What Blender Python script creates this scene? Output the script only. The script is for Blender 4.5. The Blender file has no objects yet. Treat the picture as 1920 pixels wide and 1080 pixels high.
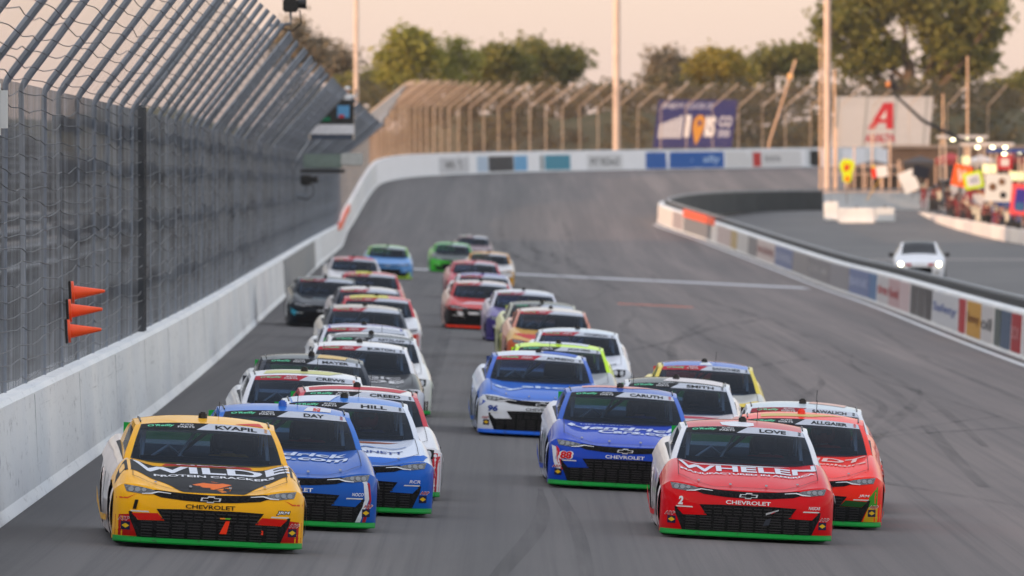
import bpy, bmesh, math, random
from mathutils import Vector, Matrix
from mathutils.geometry import tessellate_polygon
random.seed(7)
R = math.radians
SC = bpy.context.scene
COL = SC.collection
FPX, CAMH, HORIZ = 18000.0, 3.7, 350.0          # focal length in 1920-wide pixels, camera height, horizon row
# ---------------------------------------------------------------- camera, sky, sun, exposure
cd = bpy.data.cameras.new('camera'); cam = bpy.data.objects.new('camera', cd); COL.objects.link(cam)
cd.sensor_width = 36.0; cd.lens = 36.0 * FPX / 1920.0
cd.clip_start = 1.0; cd.clip_end = 9000.0
cam.location = (0, 0, CAMH)
cam.rotation_euler = (R(90) - math.atan((540 - HORIZ) / FPX), 0, 0)
cd.dof.use_dof = True; cd.dof.focus_distance = 100.0; cd.dof.aperture_fstop = 5.2
SC.camera = cam
SUN_EL, SUN_AZ = R(7.0), R(-132.0)               # low evening sun, behind the camera to the left (azimuth from +Y)
w = bpy.data.worlds.new('World'); SC.world = w; w.use_nodes = True
nt = w.node_tree; nt.nodes.clear()
wo = nt.nodes.new('ShaderNodeOutputWorld'); bg = nt.nodes.new('ShaderNodeBackground'); bg2 = nt.nodes.new('ShaderNodeBackground')
sky = nt.nodes.new('ShaderNodeTexSky'); sky.sky_type = 'NISHITA'; sky.sun_disc = False
sky.sun_elevation = SUN_EL; sky.sun_rotation = SUN_AZ; sky.air_density = 1.0; sky.dust_density = 2.0; sky.ozone_density = 1.0
nt.links.new(sky.outputs[0], bg.inputs[0]); bg.inputs[1].default_value = 0.10
# evening haze layer: peach at the horizon, grey-blue overhead, the same all the way round
tc = nt.nodes.new('ShaderNodeTexCoord'); sx = nt.nodes.new('ShaderNodeSeparateXYZ'); rp = nt.nodes.new('ShaderNodeValToRGB')
nt.links.new(tc.outputs['Generated'], sx.inputs[0]); nt.links.new(sx.outputs[2], rp.inputs[0])
el = rp.color_ramp.elements
el[0].position = 0.0; el[0].color = (0.92, 0.69, 0.655, 1); el[1].position = 1.0; el[1].color = (1.22, 1.24, 1.36, 1)
e = el.new(0.04); e.color = (0.90, 0.69, 0.675, 1)
e = el.new(0.25); e.color = (0.70, 0.65, 0.67, 1)
nt.links.new(rp.outputs[0], bg2.inputs[0]); bg2.inputs[1].default_value = 0.415
ad = nt.nodes.new('ShaderNodeAddShader'); nt.links.new(bg.outputs[0], ad.inputs[0]); nt.links.new(bg2.outputs[0], ad.inputs[1])
nt.links.new(ad.outputs[0], wo.inputs[0])
ld = bpy.data.lights.new('sun', 'SUN'); ld.energy = 2.1; ld.angle = R(0.6); ld.color = (1.0, 0.62, 0.40)
sun = bpy.data.objects.new('sun', ld); COL.objects.link(sun)
sdir = Vector((math.sin(SUN_AZ) * math.cos(SUN_EL), math.cos(SUN_AZ) * math.cos(SUN_EL), math.sin(SUN_EL)))
sun.rotation_euler = (-sdir).to_track_quat('-Z', 'Y').to_euler()
SC.view_settings.view_transform = 'Standard'; SC.view_settings.look = 'None'
SC.view_settings.exposure = 0.92; SC.view_settings.gamma = 1.0; SC.view_settings.use_curve_mapping = False

# ---------------------------------------------------------------- materials
MC = {}
def lin(c): return tuple(((v / 255.0) / 12.92 if v / 255.0 <= .04045 else ((v / 255.0 + .055) / 1.055) ** 2.4) for v in c)
def newmat(name):
    m = bpy.data.materials.new(name); m.use_nodes = True
    return m, m.node_tree, m.node_tree.nodes['Principled BSDF']
def noise(nt_, scale, detail=4, rough=.6, mapscale=None, coord='Object'):
    t = nt_.nodes.new('ShaderNodeTexCoord'); n = nt_.nodes.new('ShaderNodeTexNoise')
    n.inputs['Scale'].default_value = scale; n.inputs['Detail'].default_value = detail; n.inputs['Roughness'].default_value = rough
    if mapscale:
        mp = nt_.nodes.new('ShaderNodeMapping'); mp.inputs['Scale'].default_value = mapscale
        nt_.links.new(t.outputs[coord], mp.inputs[0]); nt_.links.new(mp.outputs[0], n.inputs['Vector'])
    else: nt_.links.new(t.outputs[coord], n.inputs['Vector'])
    return n.outputs['Fac']
def ramp(nt_, fac, stops):
    r = nt_.nodes.new('ShaderNodeValToRGB'); nt_.links.new(fac, r.inputs[0]); e_ = r.color_ramp.elements
    e_[0].position, e_[0].color = stops[0][0], (*stops[0][1], 1); e_[1].position, e_[1].color = stops[-1][0], (*stops[-1][1], 1)
    for p, c in stops[1:-1]:
        k = e_.new(p); k.color = (*c, 1)
    return r.outputs[0]
def mixc(nt_, fac, a, b, mode='MIX'):
    m = nt_.nodes.new('ShaderNodeMix'); m.data_type = 'RGBA'; m.blend_type = mode
    for s, v in ((m.inputs[0], fac), (m.inputs[6], a), (m.inputs[7], b)):
        if hasattr(v, 'is_linked'): nt_.links.new(v, s)
        else: s.default_value = v if isinstance(v, (int, float)) else (*v, 1)
    return m.outputs[2]
def bump(nt_, b, fac, strength, dist=.01):
    n = nt_.nodes.new('ShaderNodeBump'); n.inputs['Strength'].default_value = strength; n.inputs['Distance'].default_value = dist
    nt_.links.new(fac, n.inputs['Height']); nt_.links.new(n.outputs[0], b.inputs['Normal'])
def matte(c, rough=.6, var=.12, scale=6., metal=0., key=None):
    k = ('m', c, rough, var, scale, metal)
    if k not in MC:
        m, t, b = newmat('surface_%d' % len(MC)); l = lin(c)
        f = noise(t, scale)
        t.links.new(ramp(t, f, [(.3, tuple(v * (1 - var) for v in l)), (.7, tuple(min(1, v * (1 + var)) for v in l))]), b.inputs['Base Color'])
        b.inputs['Roughness'].default_value = rough; b.inputs['Metallic'].default_value = metal; MC[k] = m
    return MC[k]
def paint(c):
    k = ('p', c)
    if k not in MC:
        m, t, b = newmat('paint_%d' % len(MC)); l = tuple(v ** 1.14 for v in lin(c))
        f = noise(t, 3.0, 5, .7)                                   # road film over the vinyl wrap
        dust = tuple(v * .90 + .005 for v in l)
        t.links.new(ramp(t, f, [(.35, l), (.75, dust)]), b.inputs['Base Color'])
        b.inputs['Roughness'].default_value = .40; b.inputs['Specular IOR Level'].default_value = .04; b.inputs['Coat Weight'].default_value = .5; b.inputs['Coat Roughness'].default_value = .03; b.inputs['Coat IOR'].default_value = 1.30
        fg = noise(t, 16., 6, .85); b.inputs['Roughness'].default_value = .42
        t.links.new(mixc(t, ramp(t, fg, [(.64, (0, 0, 0)), (.74, (.55, .55, .55))]), ramp(t, f, [(.35, l), (.75, dust)]), tuple(v * .25 + .012 for v in l)), b.inputs['Base Color'])
        MC[k] = m
    return MC[k]
def ink(c):
    k = ('i', c)
    if k not in MC:
        m, t, b = newmat('print_%d' % len(MC)); l = tuple(v ** 1.1 for v in lin(c))
        f = noise(t, 14.0, 4, .7)
        t.links.new(ramp(t, f, [(.3, l), (.8, tuple(v * .85 + .01 for v in l))]), b.inputs['Base Color'])
        b.inputs['Roughness'].default_value = .45; b.inputs['Specular IOR Level'].default_value = .08; MC[k] = m
    return MC[k]
def glow(c, s):
    k = ('g', c, s)
    if k not in MC:
        m, t, b = newmat('lit_%d' % len(MC)); b.inputs['Base Color'].default_value = (*lin(c), 1)
        b.inputs['Emission Color'].default_value = (*lin(c), 1); b.inputs['Emission Strength'].default_value = s; MC[k] = m
    return MC[k]
def glassmat():
    m = bpy.data.materials.new('tinted_glass'); m.use_nodes = True; t = m.node_tree; b = t.nodes['Principled BSDF']; out = t.nodes['Material Output']
    b.inputs['Base Color'].default_value = (.022, .028, .036, 1); b.inputs['Roughness'].default_value = .10; b.inputs['IOR'].default_value = 1.34
    f = noise(t, 2.2, 4, .6)
    t.links.new(ramp(t, f, [(.3, (.008, .014, .024)), (.75, (.020, .032, .050))]), b.inputs['Base Color'])
    tr = t.nodes.new('ShaderNodeBsdfTransparent'); tr.inputs[0].default_value = (.42, .56, .74, 1)
    mx = t.nodes.new('ShaderNodeMixShader'); mx.inputs[0].default_value = .42
    t.links.new(tr.outputs[0], mx.inputs[1]); t.links.new(b.outputs[0], mx.inputs[2]); t.links.new(mx.outputs[0], out.inputs[0])
    return m
GLASS = glassmat()
def scraped(c):
    k = ('s', c)
    if k not in MC:
        m, t, b = newmat('scraped_splitter'); l = tuple(v ** 1.14 for v in lin(c)); f = noise(t, 1.0, 6, .8, (3., 3., 40.)); f2 = noise(t, 9., 5, .7)
        cc = mixc(t, ramp(t, f, [(.55, (0, 0, 0)), (.72, (.6, .6, .6))]), l, tuple(v * .35 + .01 for v in l)); cc = mixc(t, ramp(t, f2, [(.60, (0, 0, 0)), (.70, (.75, .75, .75))]), cc, (.03, .03, .03))
        t.links.new(cc, b.inputs['Base Color']); b.inputs['Roughness'].default_value = .6; b.inputs['Specular IOR Level'].default_value = .2; MC[k] = m
    return MC[k]
def asphaltmat():
    m, t, b = newmat('asphalt')
    lane = noise(t, 1.0, 3, .55, (.55, .006, .2)); patch = noise(t, .05, 5, .6); grain = noise(t, 38., 3, .8); strk = noise(t, 1.0, 5, .7, (5.5, .02, .2))
    c = ramp(t, lane, [(.32, (.052, .049, .050)), (.5, (.090, .082, .080)), (.68, (.134, .121, .115))])
    c = mixc(t, ramp(t, patch, [(.4, (0, 0, 0)), (.65, (.35, .35, .35))]), c, (.094, .089, .089))
    c = mixc(t, ramp(t, strk, [(.46, (0, 0, 0)), (.70, (.8, .8, .8))]), c, (.044, .042, .043))
    seam = noise(t, 1.0, 4, .8, (14., .012, .2)); c = mixc(t, ramp(t, seam, [(.62, (0, 0, 0)), (.70, (.6, .6, .6))]), c, (.045, .044, .045))
    blot = noise(t, .6, 5, .75, (1., .22, 1)); c = mixc(t, ramp(t, blot, [(.52, (0, 0, 0)), (.72, (.45, .45, .45))]), c, (.06, .057, .058))
    c = mixc(t, .16, c, ramp(t, grain, [(.3, (.045, .044, .045)), (.7, (.19, .18, .18))]), 'MIX')
    tc_ = t.nodes.new('ShaderNodeTexCoord'); sp = t.nodes.new('ShaderNodeSeparateXYZ'); t.links.new(tc_.outputs['Object'], sp.inputs[0])
    mr = t.nodes.new('ShaderNodeMapRange'); mr.inputs[1].default_value = 0.0; mr.inputs[2].default_value = 6.0; t.links.new(sp.outputs[0], mr.inputs[0])   # rubbered-in groove gives way to bare paler asphalt
    c = mixc(t, mr.outputs[0], c, mixc(t, 1.0, c, (1.58, 1.40, 1.33), 'MULTIPLY'))
    t.links.new(c, b.inputs['Base Color']); b.inputs['Roughness'].default_value = .86
    bump(t, b, grain, .5, .006)
    return m
ASPH = asphaltmat()
def wallmat():
    m, t, b = newmat('white_painted_concrete')
    big = noise(t, .35, 5, .6, (1, .5, 1)); scuff = noise(t, 1.0, 6, .75, (1, 1.6, 7.)); pit = noise(t, 9., 3, .6, (1, .7, .55)); streak = noise(t, 1.0, 3, .6, (1, .16, .12))
    c = ramp(t, big, [(.3, (.70, .71, .71)), (.7, (.82, .82, .81))])
    c = mixc(t, ramp(t, streak, [(.42, (0, 0, 0)), (.66, (.6, .6, .6))]), c, (.60, .64, .68))
    c = mixc(t, ramp(t, scuff, [(.57, (0, 0, 0)), (.70, (.7, .7, .7))]), c, (.30, .30, .31))
    rub = noise(t, 1.0, 6, .8, (1, .10, 14.)); c = mixc(t, ramp(t, rub, [(.63, (0, 0, 0)), (.70, (.7, .7, .7))]), c, (.14, .14, .145))
    c = mixc(t, ramp(t, pit, [(.66, (0, 0, 0)), (.70, (.9, .9, .9))]), c, (.10, .10, .11))
    t.links.new(c, b.inputs['Base Color']); b.inputs['Roughness'].default_value = .55
    bump(t, b, big, .25, .03)
    return m
WALLW = wallmat()
def grassmat():
    m, t, b = newmat('dry_grass')
    t.links.new(ramp(t, noise(t, .35, 6, .7), [(.3, (.045, .055, .018)), (.55, (.09, .08, .035)), (.75, (.13, .10, .055))]), b.inputs['Base Color'])
    b.inputs['Roughness'].default_value = .95; return m
def leafmat(c1, c2):
    m, t, b = newmat('foliage'); f = noise(t, .55, 4, .7)
    t.links.new(ramp(t, f, [(.3, c1), (.7, c2)]), b.inputs['Base Color']); b.inputs['Roughness'].default_value = .7
    b.inputs['Subsurface Weight'].default_value = 0.0
    tr = t.nodes.new('ShaderNodeBsdfTranslucent'); t.links.new(ramp(t, f, [(.3, c1), (.7, c2)]), tr.inputs[0])
    mx = t.nodes.new('ShaderNodeMixShader'); mx.inputs[0].default_value = .45
    t.links.new(b.outputs[0], mx.inputs[1]); t.links.new(tr.outputs[0], mx.inputs[2]); t.links.new(mx.outputs[0], t.nodes['Material Output'].inputs[0])
    return m
STEEL = matte((128, 136, 146), .42, .18, 3., .55)
DARKSTEEL = matte((70, 74, 80), .5, .2, 3., .4)
BLACK = matte((16, 16, 18), .5, .3, 9.)
RUBBER = matte((22, 22, 23), .85, .3, 20.)
WHITE = matte((222, 222, 222), .5, .06)
ORANGE = matte((246, 92, 36), .5, .08)

# ---------------------------------------------------------------- object helpers
def tag(o, label=None, cat=None, group=None, kind=None):
    for k, v in (('label', label), ('category', cat), ('group', group), ('kind', kind)):
        if v: o[k] = v
    return o
def link(name, data, parent=None, mats=None, loc=None):
    o = bpy.data.objects.new(name, data); COL.objects.link(o)
    if parent is not None: o.parent = parent
    if loc is not None: o.location = loc
    if mats:
        while len(data.materials) < len(mats): data.materials.append(None)
        for i, m in enumerate(mats):
            o.material_slots[i].link = 'OBJECT'; o.material_slots[i].material = m
    return o
def empty(name, loc=(0, 0, 0), rot=(0, 0, 0)):
    o = bpy.data.objects.new(name, None); COL.objects.link(o); o.location = loc; o.rotation_euler = rot; o.empty_display_size = .2; return o
def tomesh(bm, name, smooth=False, sharp=None):
    me = bpy.data.meshes.new(name); bm.to_mesh(me); bm.free()
    if smooth:
        me.polygons.foreach_set('use_smooth', [True] * len(me.polygons))
        if sharp: me.set_sharp_from_angle(angle=R(sharp))
    return me
def pyd(name, v, f, mi=None, smooth=False, sharp=None):
    me = bpy.data.meshes.new(name); me.from_pydata(v, [], f); me.update()
    if mi:
        for k in range(max(mi) + 1): me.materials.append(None)
        me.polygons.foreach_set('material_index', mi)
    if smooth:
        me.polygons.foreach_set('use_smooth', [True] * len(f))
        if sharp: me.set_sharp_from_angle(angle=R(sharp))
    return me
def abox(bm, c, s, rot=None, bev=0.):
    m = Matrix.Translation(c) @ (rot.to_4x4() if rot else Matrix()) @ Matrix.Diagonal((*s, 1))
    r = bmesh.ops.create_cube(bm, size=1, matrix=m)
    if bev: bmesh.ops.bevel(bm, geom=list({e_ for v in r['verts'] for e_ in v.link_edges}), offset=bev, segments=2, affect='EDGES')
def boxm(name, s, c=(0, 0, 0), bev=0.):
    bm = bmesh.new(); abox(bm, c, s, None, bev); return tomesh(bm, name)
def atube(V, Fc, pts, rad, n=6, cap=True):
    rads = rad if isinstance(rad, (list, tuple)) else [rad] * len(pts)
    pts = [Vector(p) for p in pts]; base = len(V); up = None
    for i, p in enumerate(pts):
        d = (pts[min(i + 1, len(pts) - 1)] - pts[max(i - 1, 0)]).normalized()
        if up is None or abs(up.dot(d)) > .98: up = Vector((0, 0, 1)) if abs(d.z) < .9 else Vector((1, 0, 0))
        a = d.cross(up).normalized(); b = a.cross(d); up = b
        for k in range(n):
            t = 2 * math.pi * k / n; V.append(tuple(p + a * math.cos(t) * rads[i] + b * math.sin(t) * rads[i]))
    for i in range(len(pts) - 1):
        for k in range(n):
            k2 = (k + 1) % n
            Fc.append((base + i * n + k, base + i * n + k2, base + (i + 1) * n + k2, base + (i + 1) * n + k))
    if cap and n > 2:
        Fc.append(tuple(base + k for k in range(n))[::-1]); Fc.append(tuple(base + (len(pts) - 1) * n + k for k in range(n)))
def tubem(name, pts, rad, n=8, smooth=True):
    V, Fc = [], []; atube(V, Fc, pts, rad, n); return pyd(name, V, Fc, smooth=smooth, sharp=40)
def lathem(name, prof, n=24, axis='X', sharp=35):
    V, Fc = [], []
    for (a, r) in prof:
        for k in range(n):
            t = 2 * math.pi * k / n; p = (a, r * math.cos(t), r * math.sin(t))
            V.append(p if axis == 'X' else (p[1], p[2], p[0]))
    for i in range(len(prof) - 1):
        for k in range(n):
            k2 = (k + 1) % n; Fc.append((i * n + k, i * n + k2, (i + 1) * n + k2, (i + 1) * n + k))
    Fc.append(tuple(range(n))); Fc.append(tuple((len(prof) - 1) * n + k for k in range(n))[::-1])
    return pyd(name, V, Fc, smooth=True, sharp=sharp)
def at(x, y, Z): return Vector(((x - 960) / FPX * Z, Z, CAMH - (y - HORIZ) / FPX * Z))
def pchip(pts):
    xs = [p[0] for p in pts]; ys = [p[1] for p in pts]; n = len(xs); h = [xs[i + 1] - xs[i] for i in range(n - 1)]
    d = [(ys[i + 1] - ys[i]) / h[i] for i in range(n - 1)]; m = [d[0]] + [0] * (n - 2) + [d[-1]]
    for i in range(1, n - 1): m[i] = 0 if d[i - 1] * d[i] <= 0 else 2 * d[i - 1] * d[i] / (d[i - 1] + d[i])
    def f(x):
        if x <= xs[0]: return ys[0] + m[0] * (x - xs[0]) * 0
        if x >= xs[-1]: return ys[-1]
        i = 0
        while x > xs[i + 1]: i += 1
        t = (x - xs[i]) / h[i]; t2 = t * t; t3 = t2 * t
        return (2 * t3 - 3 * t2 + 1) * ys[i] + (t3 - 2 * t2 + t) * h[i] * m[i] + (-2 * t3 + 3 * t2) * ys[i + 1] + (t3 - t2) * h[i] * m[i + 1]
    return f
# flat shapes (text, polygons) laid on a curved surface
TXT = {}
def text2d(s, wdt, hgt, bold=.012, shear=0.):
    """a bmesh of the word s filling wdt x hgt, centred on the origin"""
    k = (s, bold, shear)
    if k not in TXT:
        c = bpy.data.curves.new('lettering', 'FONT'); c.body = s; c.offset = bold; c.shear = shear; c.resolution_u = 3; c.fill_mode = 'FRONT' if hasattr(c, 'fill_mode') else 'FRONT'
        o = bpy.data.objects.new('lettering', c); COL.objects.link(o)
        dg = bpy.context.evaluated_depsgraph_get(); me = bpy.data.meshes.new_from_object(o.evaluated_get(dg)); bpy.data.objects.remove(o); bpy.data.curves.remove(c)
        xs = [v.co.x for v in me.vertices]; ys = [v.co.y for v in me.vertices]
        TXT[k] = (me, min(xs), max(xs), min(ys), max(ys))
    me, x0, x1, y0, y1 = TXT[k]
    bm = bmesh.new(); bm.from_mesh(me)
    for v in bm.verts: v.co = Vector(((v.co.x - (x0 + x1) / 2) / (x1 - x0) * wdt, (v.co.y - (y0 + y1) / 2) / (y1 - y0) * hgt, 0))
    return bm
def poly2d(pts):
    bm = bmesh.new(); vs = [bm.verts.new((x, y, 0)) for x, y in pts]
    for tri in tessellate_polygon([[Vector((x, y, 0)) for x, y in pts]]):
        try: bm.faces.new([vs[i] for i in tri])
        except ValueError: pass
    return bm
def wrap(bm, fn, name, step=.05, dx=0., dy=0., up=None):
    """cut a flat shape into a fine grid and lay it on the surface fn(x, y)"""
    for v in bm.verts: v.co.x += dx; v.co.y += dy
    for ax in (0, 1):
        lo = min(v.co[ax] for v in bm.verts); hi = max(v.co[ax] for v in bm.verts)
        k = math.ceil(lo / step)
        while k * step < hi:
            co = [0, 0, 0]; co[ax] = k * step; no = [0, 0, 0]; no[ax] = 1
            bmesh.ops.bisect_plane(bm, geom=list(bm.verts) + list(bm.edges) + list(bm.faces), plane_co=co, plane_no=no); k += 1
    for v in bm.verts: v.co = Vector(fn(v.co.x, v.co.y))
    bmesh.ops.recalc_face_normals(bm, faces=list(bm.faces))
    if up is not None and bm.faces:
        s = sum((f.normal for f in bm.faces), Vector())
        if s.dot(Vector(up)) < 0: bmesh.ops.reverse_faces(bm, faces=list(bm.faces))
    return tomesh(bm, name)

# ================================================================ the setting: ground, banked track, pit road
OUT = [(-4.9, -60, .25), (-5.0, 40, .25), (-5.27, 99, .264), (-5.5, 145, .275), (-6.8, 276, .34), (-8.1, 398, .405), (-9.2, 512, .46), (-9.65, 568, 1.3),
       (-9.2, 654, 3.8), (-7.7, 692, 4.35), (-4.4, 730, 4.63), (1.7, 758, 4.87), (10.5, 786, 5.1), (19.7, 805, 5.27), (26.6, 819, 5.4), (39, 834, 5.55), (58, 848, 5.6)]
INN = [(12.6, -60, -.63), (12.6, 60, -.63), (12.75, 150, -.64), (12.95, 241, -.65), (13.8, 387, -.69), (13.3, 470, -.35), (11.4, 553, .56), (9.4, 592, 1.3), (9.15, 600, 1.45), (10.4, 622, 1.75),
       (14, 643, 2.0), (20, 656, 2.1), (27, 663, 2.15), (40, 668, 2.2), (58, 671, 2.2)]
ox = pchip([(p[1], p[0]) for p in OUT]); oz = pchip([(p[1], p[2]) for p in OUT])
ix = pchip([(p[1], p[0]) for p in INN]); iz = pchip([(p[1], p[2]) for p in INN])
def opt(Y): return Vector((ox(Y), Y, oz(Y)))
def ipt(Y): return Vector((ix(Y), Y, iz(Y)))
def wall_h(Y): return 1.2 + .42 * min(1, max(0, (Y - 540) / 110))
pz = pchip([(-60, -.1), (300, 0), (400, .08), (520, .25), (560, .35), (600, .8), (630, 1.35), (655, 2.1), (700, 2.2), (900, 2.2)])
def track_z(X, Y):
    a, b = opt(Y), ipt(Y); t = (X - a.x) / (b.x - a.x); return a.z + (b.z - a.z) * t

gm = pyd('ground', [(-7000, -400, -2.2), (7000, -400, -2.2), (7000, 8000, -2.2), (-7000, 8000, -2.2)], [(0, 1, 2, 3)])
g = link('ground', gm, None, [grassmat()]); tag(g, kind='structure')
V, Fc = [], []; NC = 24
st = [(opt(Y), ipt(Y)) for Y in range(-60, 601, 6)] + [(opt(600 + t / 40 * 247), ipt(600 + t / 40 * 71)) for t in range(1, 41)]
for a, b in st:
    for k in range(NC + 1): V.append(tuple(a.lerp(b, k / NC)))
for i in range(len(st) - 1):
    for k in range(NC): Fc.append((i * (NC + 1) + k, i * (NC + 1) + k + 1, (i + 1) * (NC + 1) + k + 1, (i + 1) * (NC + 1) + k))
track = link('race_track', pyd('race_track', V, Fc, smooth=True), None, [ASPH]); tag(track, kind='structure')
# pit road and infield, left edge on the inner wall
V, Fc = [], []; ys = list(range(-60, 661, 10)) + [671]
offs = [.2, 2, 6, 12, 20, 35, 60, 110, 200]
for Y in ys:
    for d in offs: V.append((ix(Y) + d, Y, pz(Y)))
n = len(offs)
for i in range(len(ys) - 1):
    for k in range(n - 1): Fc.append((i * n + k, i * n + k + 1, (i + 1) * n + k + 1, (i + 1) * n + k))
def pitmat():
    m, t, b = newmat('pit_road'); f = noise(t, .12, 6, .65, (1, .25, 1)); g_ = noise(t, 30., 3, .7)
    c = ramp(t, f, [(.3, (.075, .073, .075)), (.6, (.12, .115, .112)), (.8, (.15, .14, .135))])
    t.links.new(mixc(t, .25, c, ramp(t, g_, [(.3, (.05, .05, .05)), (.7, (.2, .19, .19))])), b.inputs['Base Color']); b.inputs['Roughness'].default_value = .88; return m
pit = link('pit_road', pyd('pit_road', V, Fc, smooth=True), None, [pitmat()]); tag(pit, kind='structure')
# strip of concrete outside the outer wall, under the stands
V, Fc = [], []
ys = list(range(-60, 601, 20))
for Y in ys: V += [(ox(Y) - .2, Y, oz(Y) + .02), (ox(Y) - 70, Y, oz(Y))]
for i in range(len(ys) - 1): Fc.append((2 * i + 1, 2 * i, 2 * i + 2, 2 * i + 3))
tag(link('concourse_pavement', pyd('concourse_pavement', V, Fc), None, [matte((120, 118, 116), .9, .2, .3)]), kind='structure')
# painted markings (sheets a few mm above the asphalt)
def paintmat(c, wear):
    m, t, b = newmat('worn_road_paint'); f = noise(t, 4., 5, .7)
    t.links.new(ramp(t, f, [(.30 + wear, (.13, .125, .125)), (.42 + wear, lin(c))]), b.inputs['Base Color']); b.inputs['Roughness'].default_value = .7; return m
LINEW = paintmat((215, 215, 215), .02); LINEO = paintmat((255, 120, 70), .03); LINEF = paintmat((190, 190, 194), -.02)
def strip(name, pts, wid, mat, parent=track, h=.006):
    """ribbon on the track; pts = (X, Y) centre line"""
    V, Fc = [], []
    for i, (X, Y) in enumerate(pts):
        a = Vector(pts[max(0, i - 1)]); b = Vector(pts[min(len(pts) - 1, i + 1)]); d = (b - a).normalized(); nx, ny = d.y, -d.x
        ww = wid[i] if isinstance(wid, list) else wid
        for s in (-.5, .5):
            x_, y_ = X + nx * ww * s, Y + ny * ww * s
            V.append((x_, y_, (track_z(x_, y_) if parent is track else pz(y_)) + h))
    for i in range(len(pts) - 1): Fc.append((2 * i, 2 * i + 1, 2 * i + 3, 2 * i + 2))
    return link(name, pyd(name, V, Fc), parent, [mat])
strip('edge_line', [(ix(Y) - .55, Y) for Y in range(60, 597, 6)], .22, LINEW)
strip('finish_line', [(-8.0 + k * .5, 406 + .02 * k) for k in range(0, 42)], 6.0, LINEF)
strip('orange_line', [(3.5 + k * .25, 318) for k in range(0, 11)], 1.4, LINEO)
sk, st_, sb = newmat('tyre_rubber_mark')
tr = st_.nodes.new('ShaderNodeBsdfTransparent'); mx = st_.nodes.new('ShaderNodeMixShader'); fz = noise(st_, 2.0, 4, .6, (1.5, .05, 1))
st_.links.new(ramp(st_, fz, [(.35, (.0, .0, .0)), (.75, (.30, .30, .30))]), mx.inputs[0]); sb.inputs['Base Color'].default_value = (.022, .022, .024, 1); sb.inputs['Roughness'].default_value = .7
st_.links.new(tr.outputs[0], mx.inputs[1]); st_.links.new(sb.outputs[0], mx.inputs[2]); st_.links.new(mx.outputs[0], st_.nodes['Material Output'].inputs[0])
sr = random.Random(77)
def skid(x0, y0, x1, y1, wob, wd):
    P = []
    for k in range(25):
        t = k / 24; P.append((x0 + (x1 - x0) * t + wob * math.sin(t * 4.2 + x0) * t, y0 + (y1 - y0) * t))
    strip('skid_mark', P, [wd * (.35 + .65 * math.sin(math.pi * min(1, .08 + k / 24)) ** .5) for k in range(25)], sk, h=.008)
for a in [(-.2, 88, .5, 118, .2, .2), (.7, 84, .6, 130, .2, .16), (4.4, 150, 6.0, 205, .7, .22), (5.2, 142, 6.7, 190, .8, .2), (6.3, 128, 8.2, 240, .5, .25), (3.2, 170, 5.2, 290, .9, .24),
          (7.4, 150, 9.0, 260, .6, .2), (1.8, 300, -1.5, 520, .9, .45), (.5, 330, -3.5, 560, .7, .5), (2.5, 380, -1, 600, 1., .5), (4, 360, 2, 590, 1.2, .5), (8.2, 250, 6.5, 430, 1.1, .4),
          (-1.2, 120, -2.2, 300, .3, .3), (.6, 70, 2.4, 84, .1, .12), (-.9, 68, 3.4, 81, .1, .1), (5.6, 96, 8.0, 140, .3, .14), (10, 180, 10.6, 300, .5, .25)] + [(sr.uniform(1.5, 9), y_, sr.uniform(2, 10), y_ + sr.uniform(25, 90), sr.uniform(.2, 1.1), sr.uniform(.12, .26)) for y_ in [sr.uniform(110, 330) for _ in range(22)]] + [(sr.uniform(-5, 6), y_, sr.uniform(-7, 5), y_ + sr.uniform(60, 120), sr.uniform(.3, 1.2), sr.uniform(.3, .5)) for y_ in [sr.uniform(380, 480) for _ in range(9)]]: skid(*a)

# ---------------------------------------------------------------- walls
def pathpts(fn, Y0, Y1, step): 
    n_ = max(1, int(round((Y1 - Y0) / step))); return [fn(Y0 + (Y1 - Y0) * k / n_) for k in range(n_ + 1)]
def side_of(fn, Y, sgn):
    d = fn(Y + .5) - fn(Y - .5); d.z = 0; d.normalize(); return Vector((d.y, -d.x, 0)) * sgn      # sgn=+1: right of the direction of travel away
def wallmesh(fn, Y0, Y1, step, h, th, sgn, name):
    n_ = int((Y1 - Y0) / step); V, Fc = [], []
    for k in range(n_ + 1):
        Y = Y0 + (Y1 - Y0) * k / n_; p = fn(Y); nrm = side_of(fn, Y, sgn); hh = h(Y) if callable(h) else h
        prof = [(.10, -.3), (.10, .0), (0.05, .12), (0, hh - .05), (-.04, hh), (-th, hh), (-th - .04, -.3)]
        for a, z in prof: V.append(tuple(p + nrm * a + Vector((0, 0, z))))
    m_ = 7
    for k in range(n_):
        for j in range(m_ - 1):
            q = (k * m_ + j, k * m_ + j + 1, (k + 1) * m_ + j + 1, (k + 1) * m_ + j); Fc.append(q)
    Fc.append(tuple(range(m_))); Fc.append(tuple(n_ * m_ + j for j in range(m_))[::-1])
    me = pyd(name, V, Fc); bm = bmesh.new(); bm.from_mesh(me); bmesh.ops.recalc_face_normals(bm, faces=list(bm.faces)); bm.to_mesh(me); bm.free()
    return me
outer = link('outer_wall', wallmesh(opt, -50, 846, 4.0, wall_h, .42, 1, 'outer_wall'), None, [WALLW])
tag(outer, 'long white scuffed concrete wall below the catch fence, curving round the far turn', 'wall')
inner = link('pit_wall', wallmesh(ipt, 30, 670, 3.0, 1.18, .34, -1, 'pit_wall'), None, [WALLW])
tag(inner, 'white pit wall covered in advertisements between track and pit road', 'wall')
def findY(fn, xpix, Y0, Y1, zoff=0):
    best = None
    for k in range(2001):
        Y = Y0 + (Y1 - Y0) * k / 2000; p = fn(Y); e_ = abs(960 + FPX * p.x / p.y - xpix)
        if best is None or e_ < best[0]: best = (e_, Y)
    return best[1]
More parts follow.
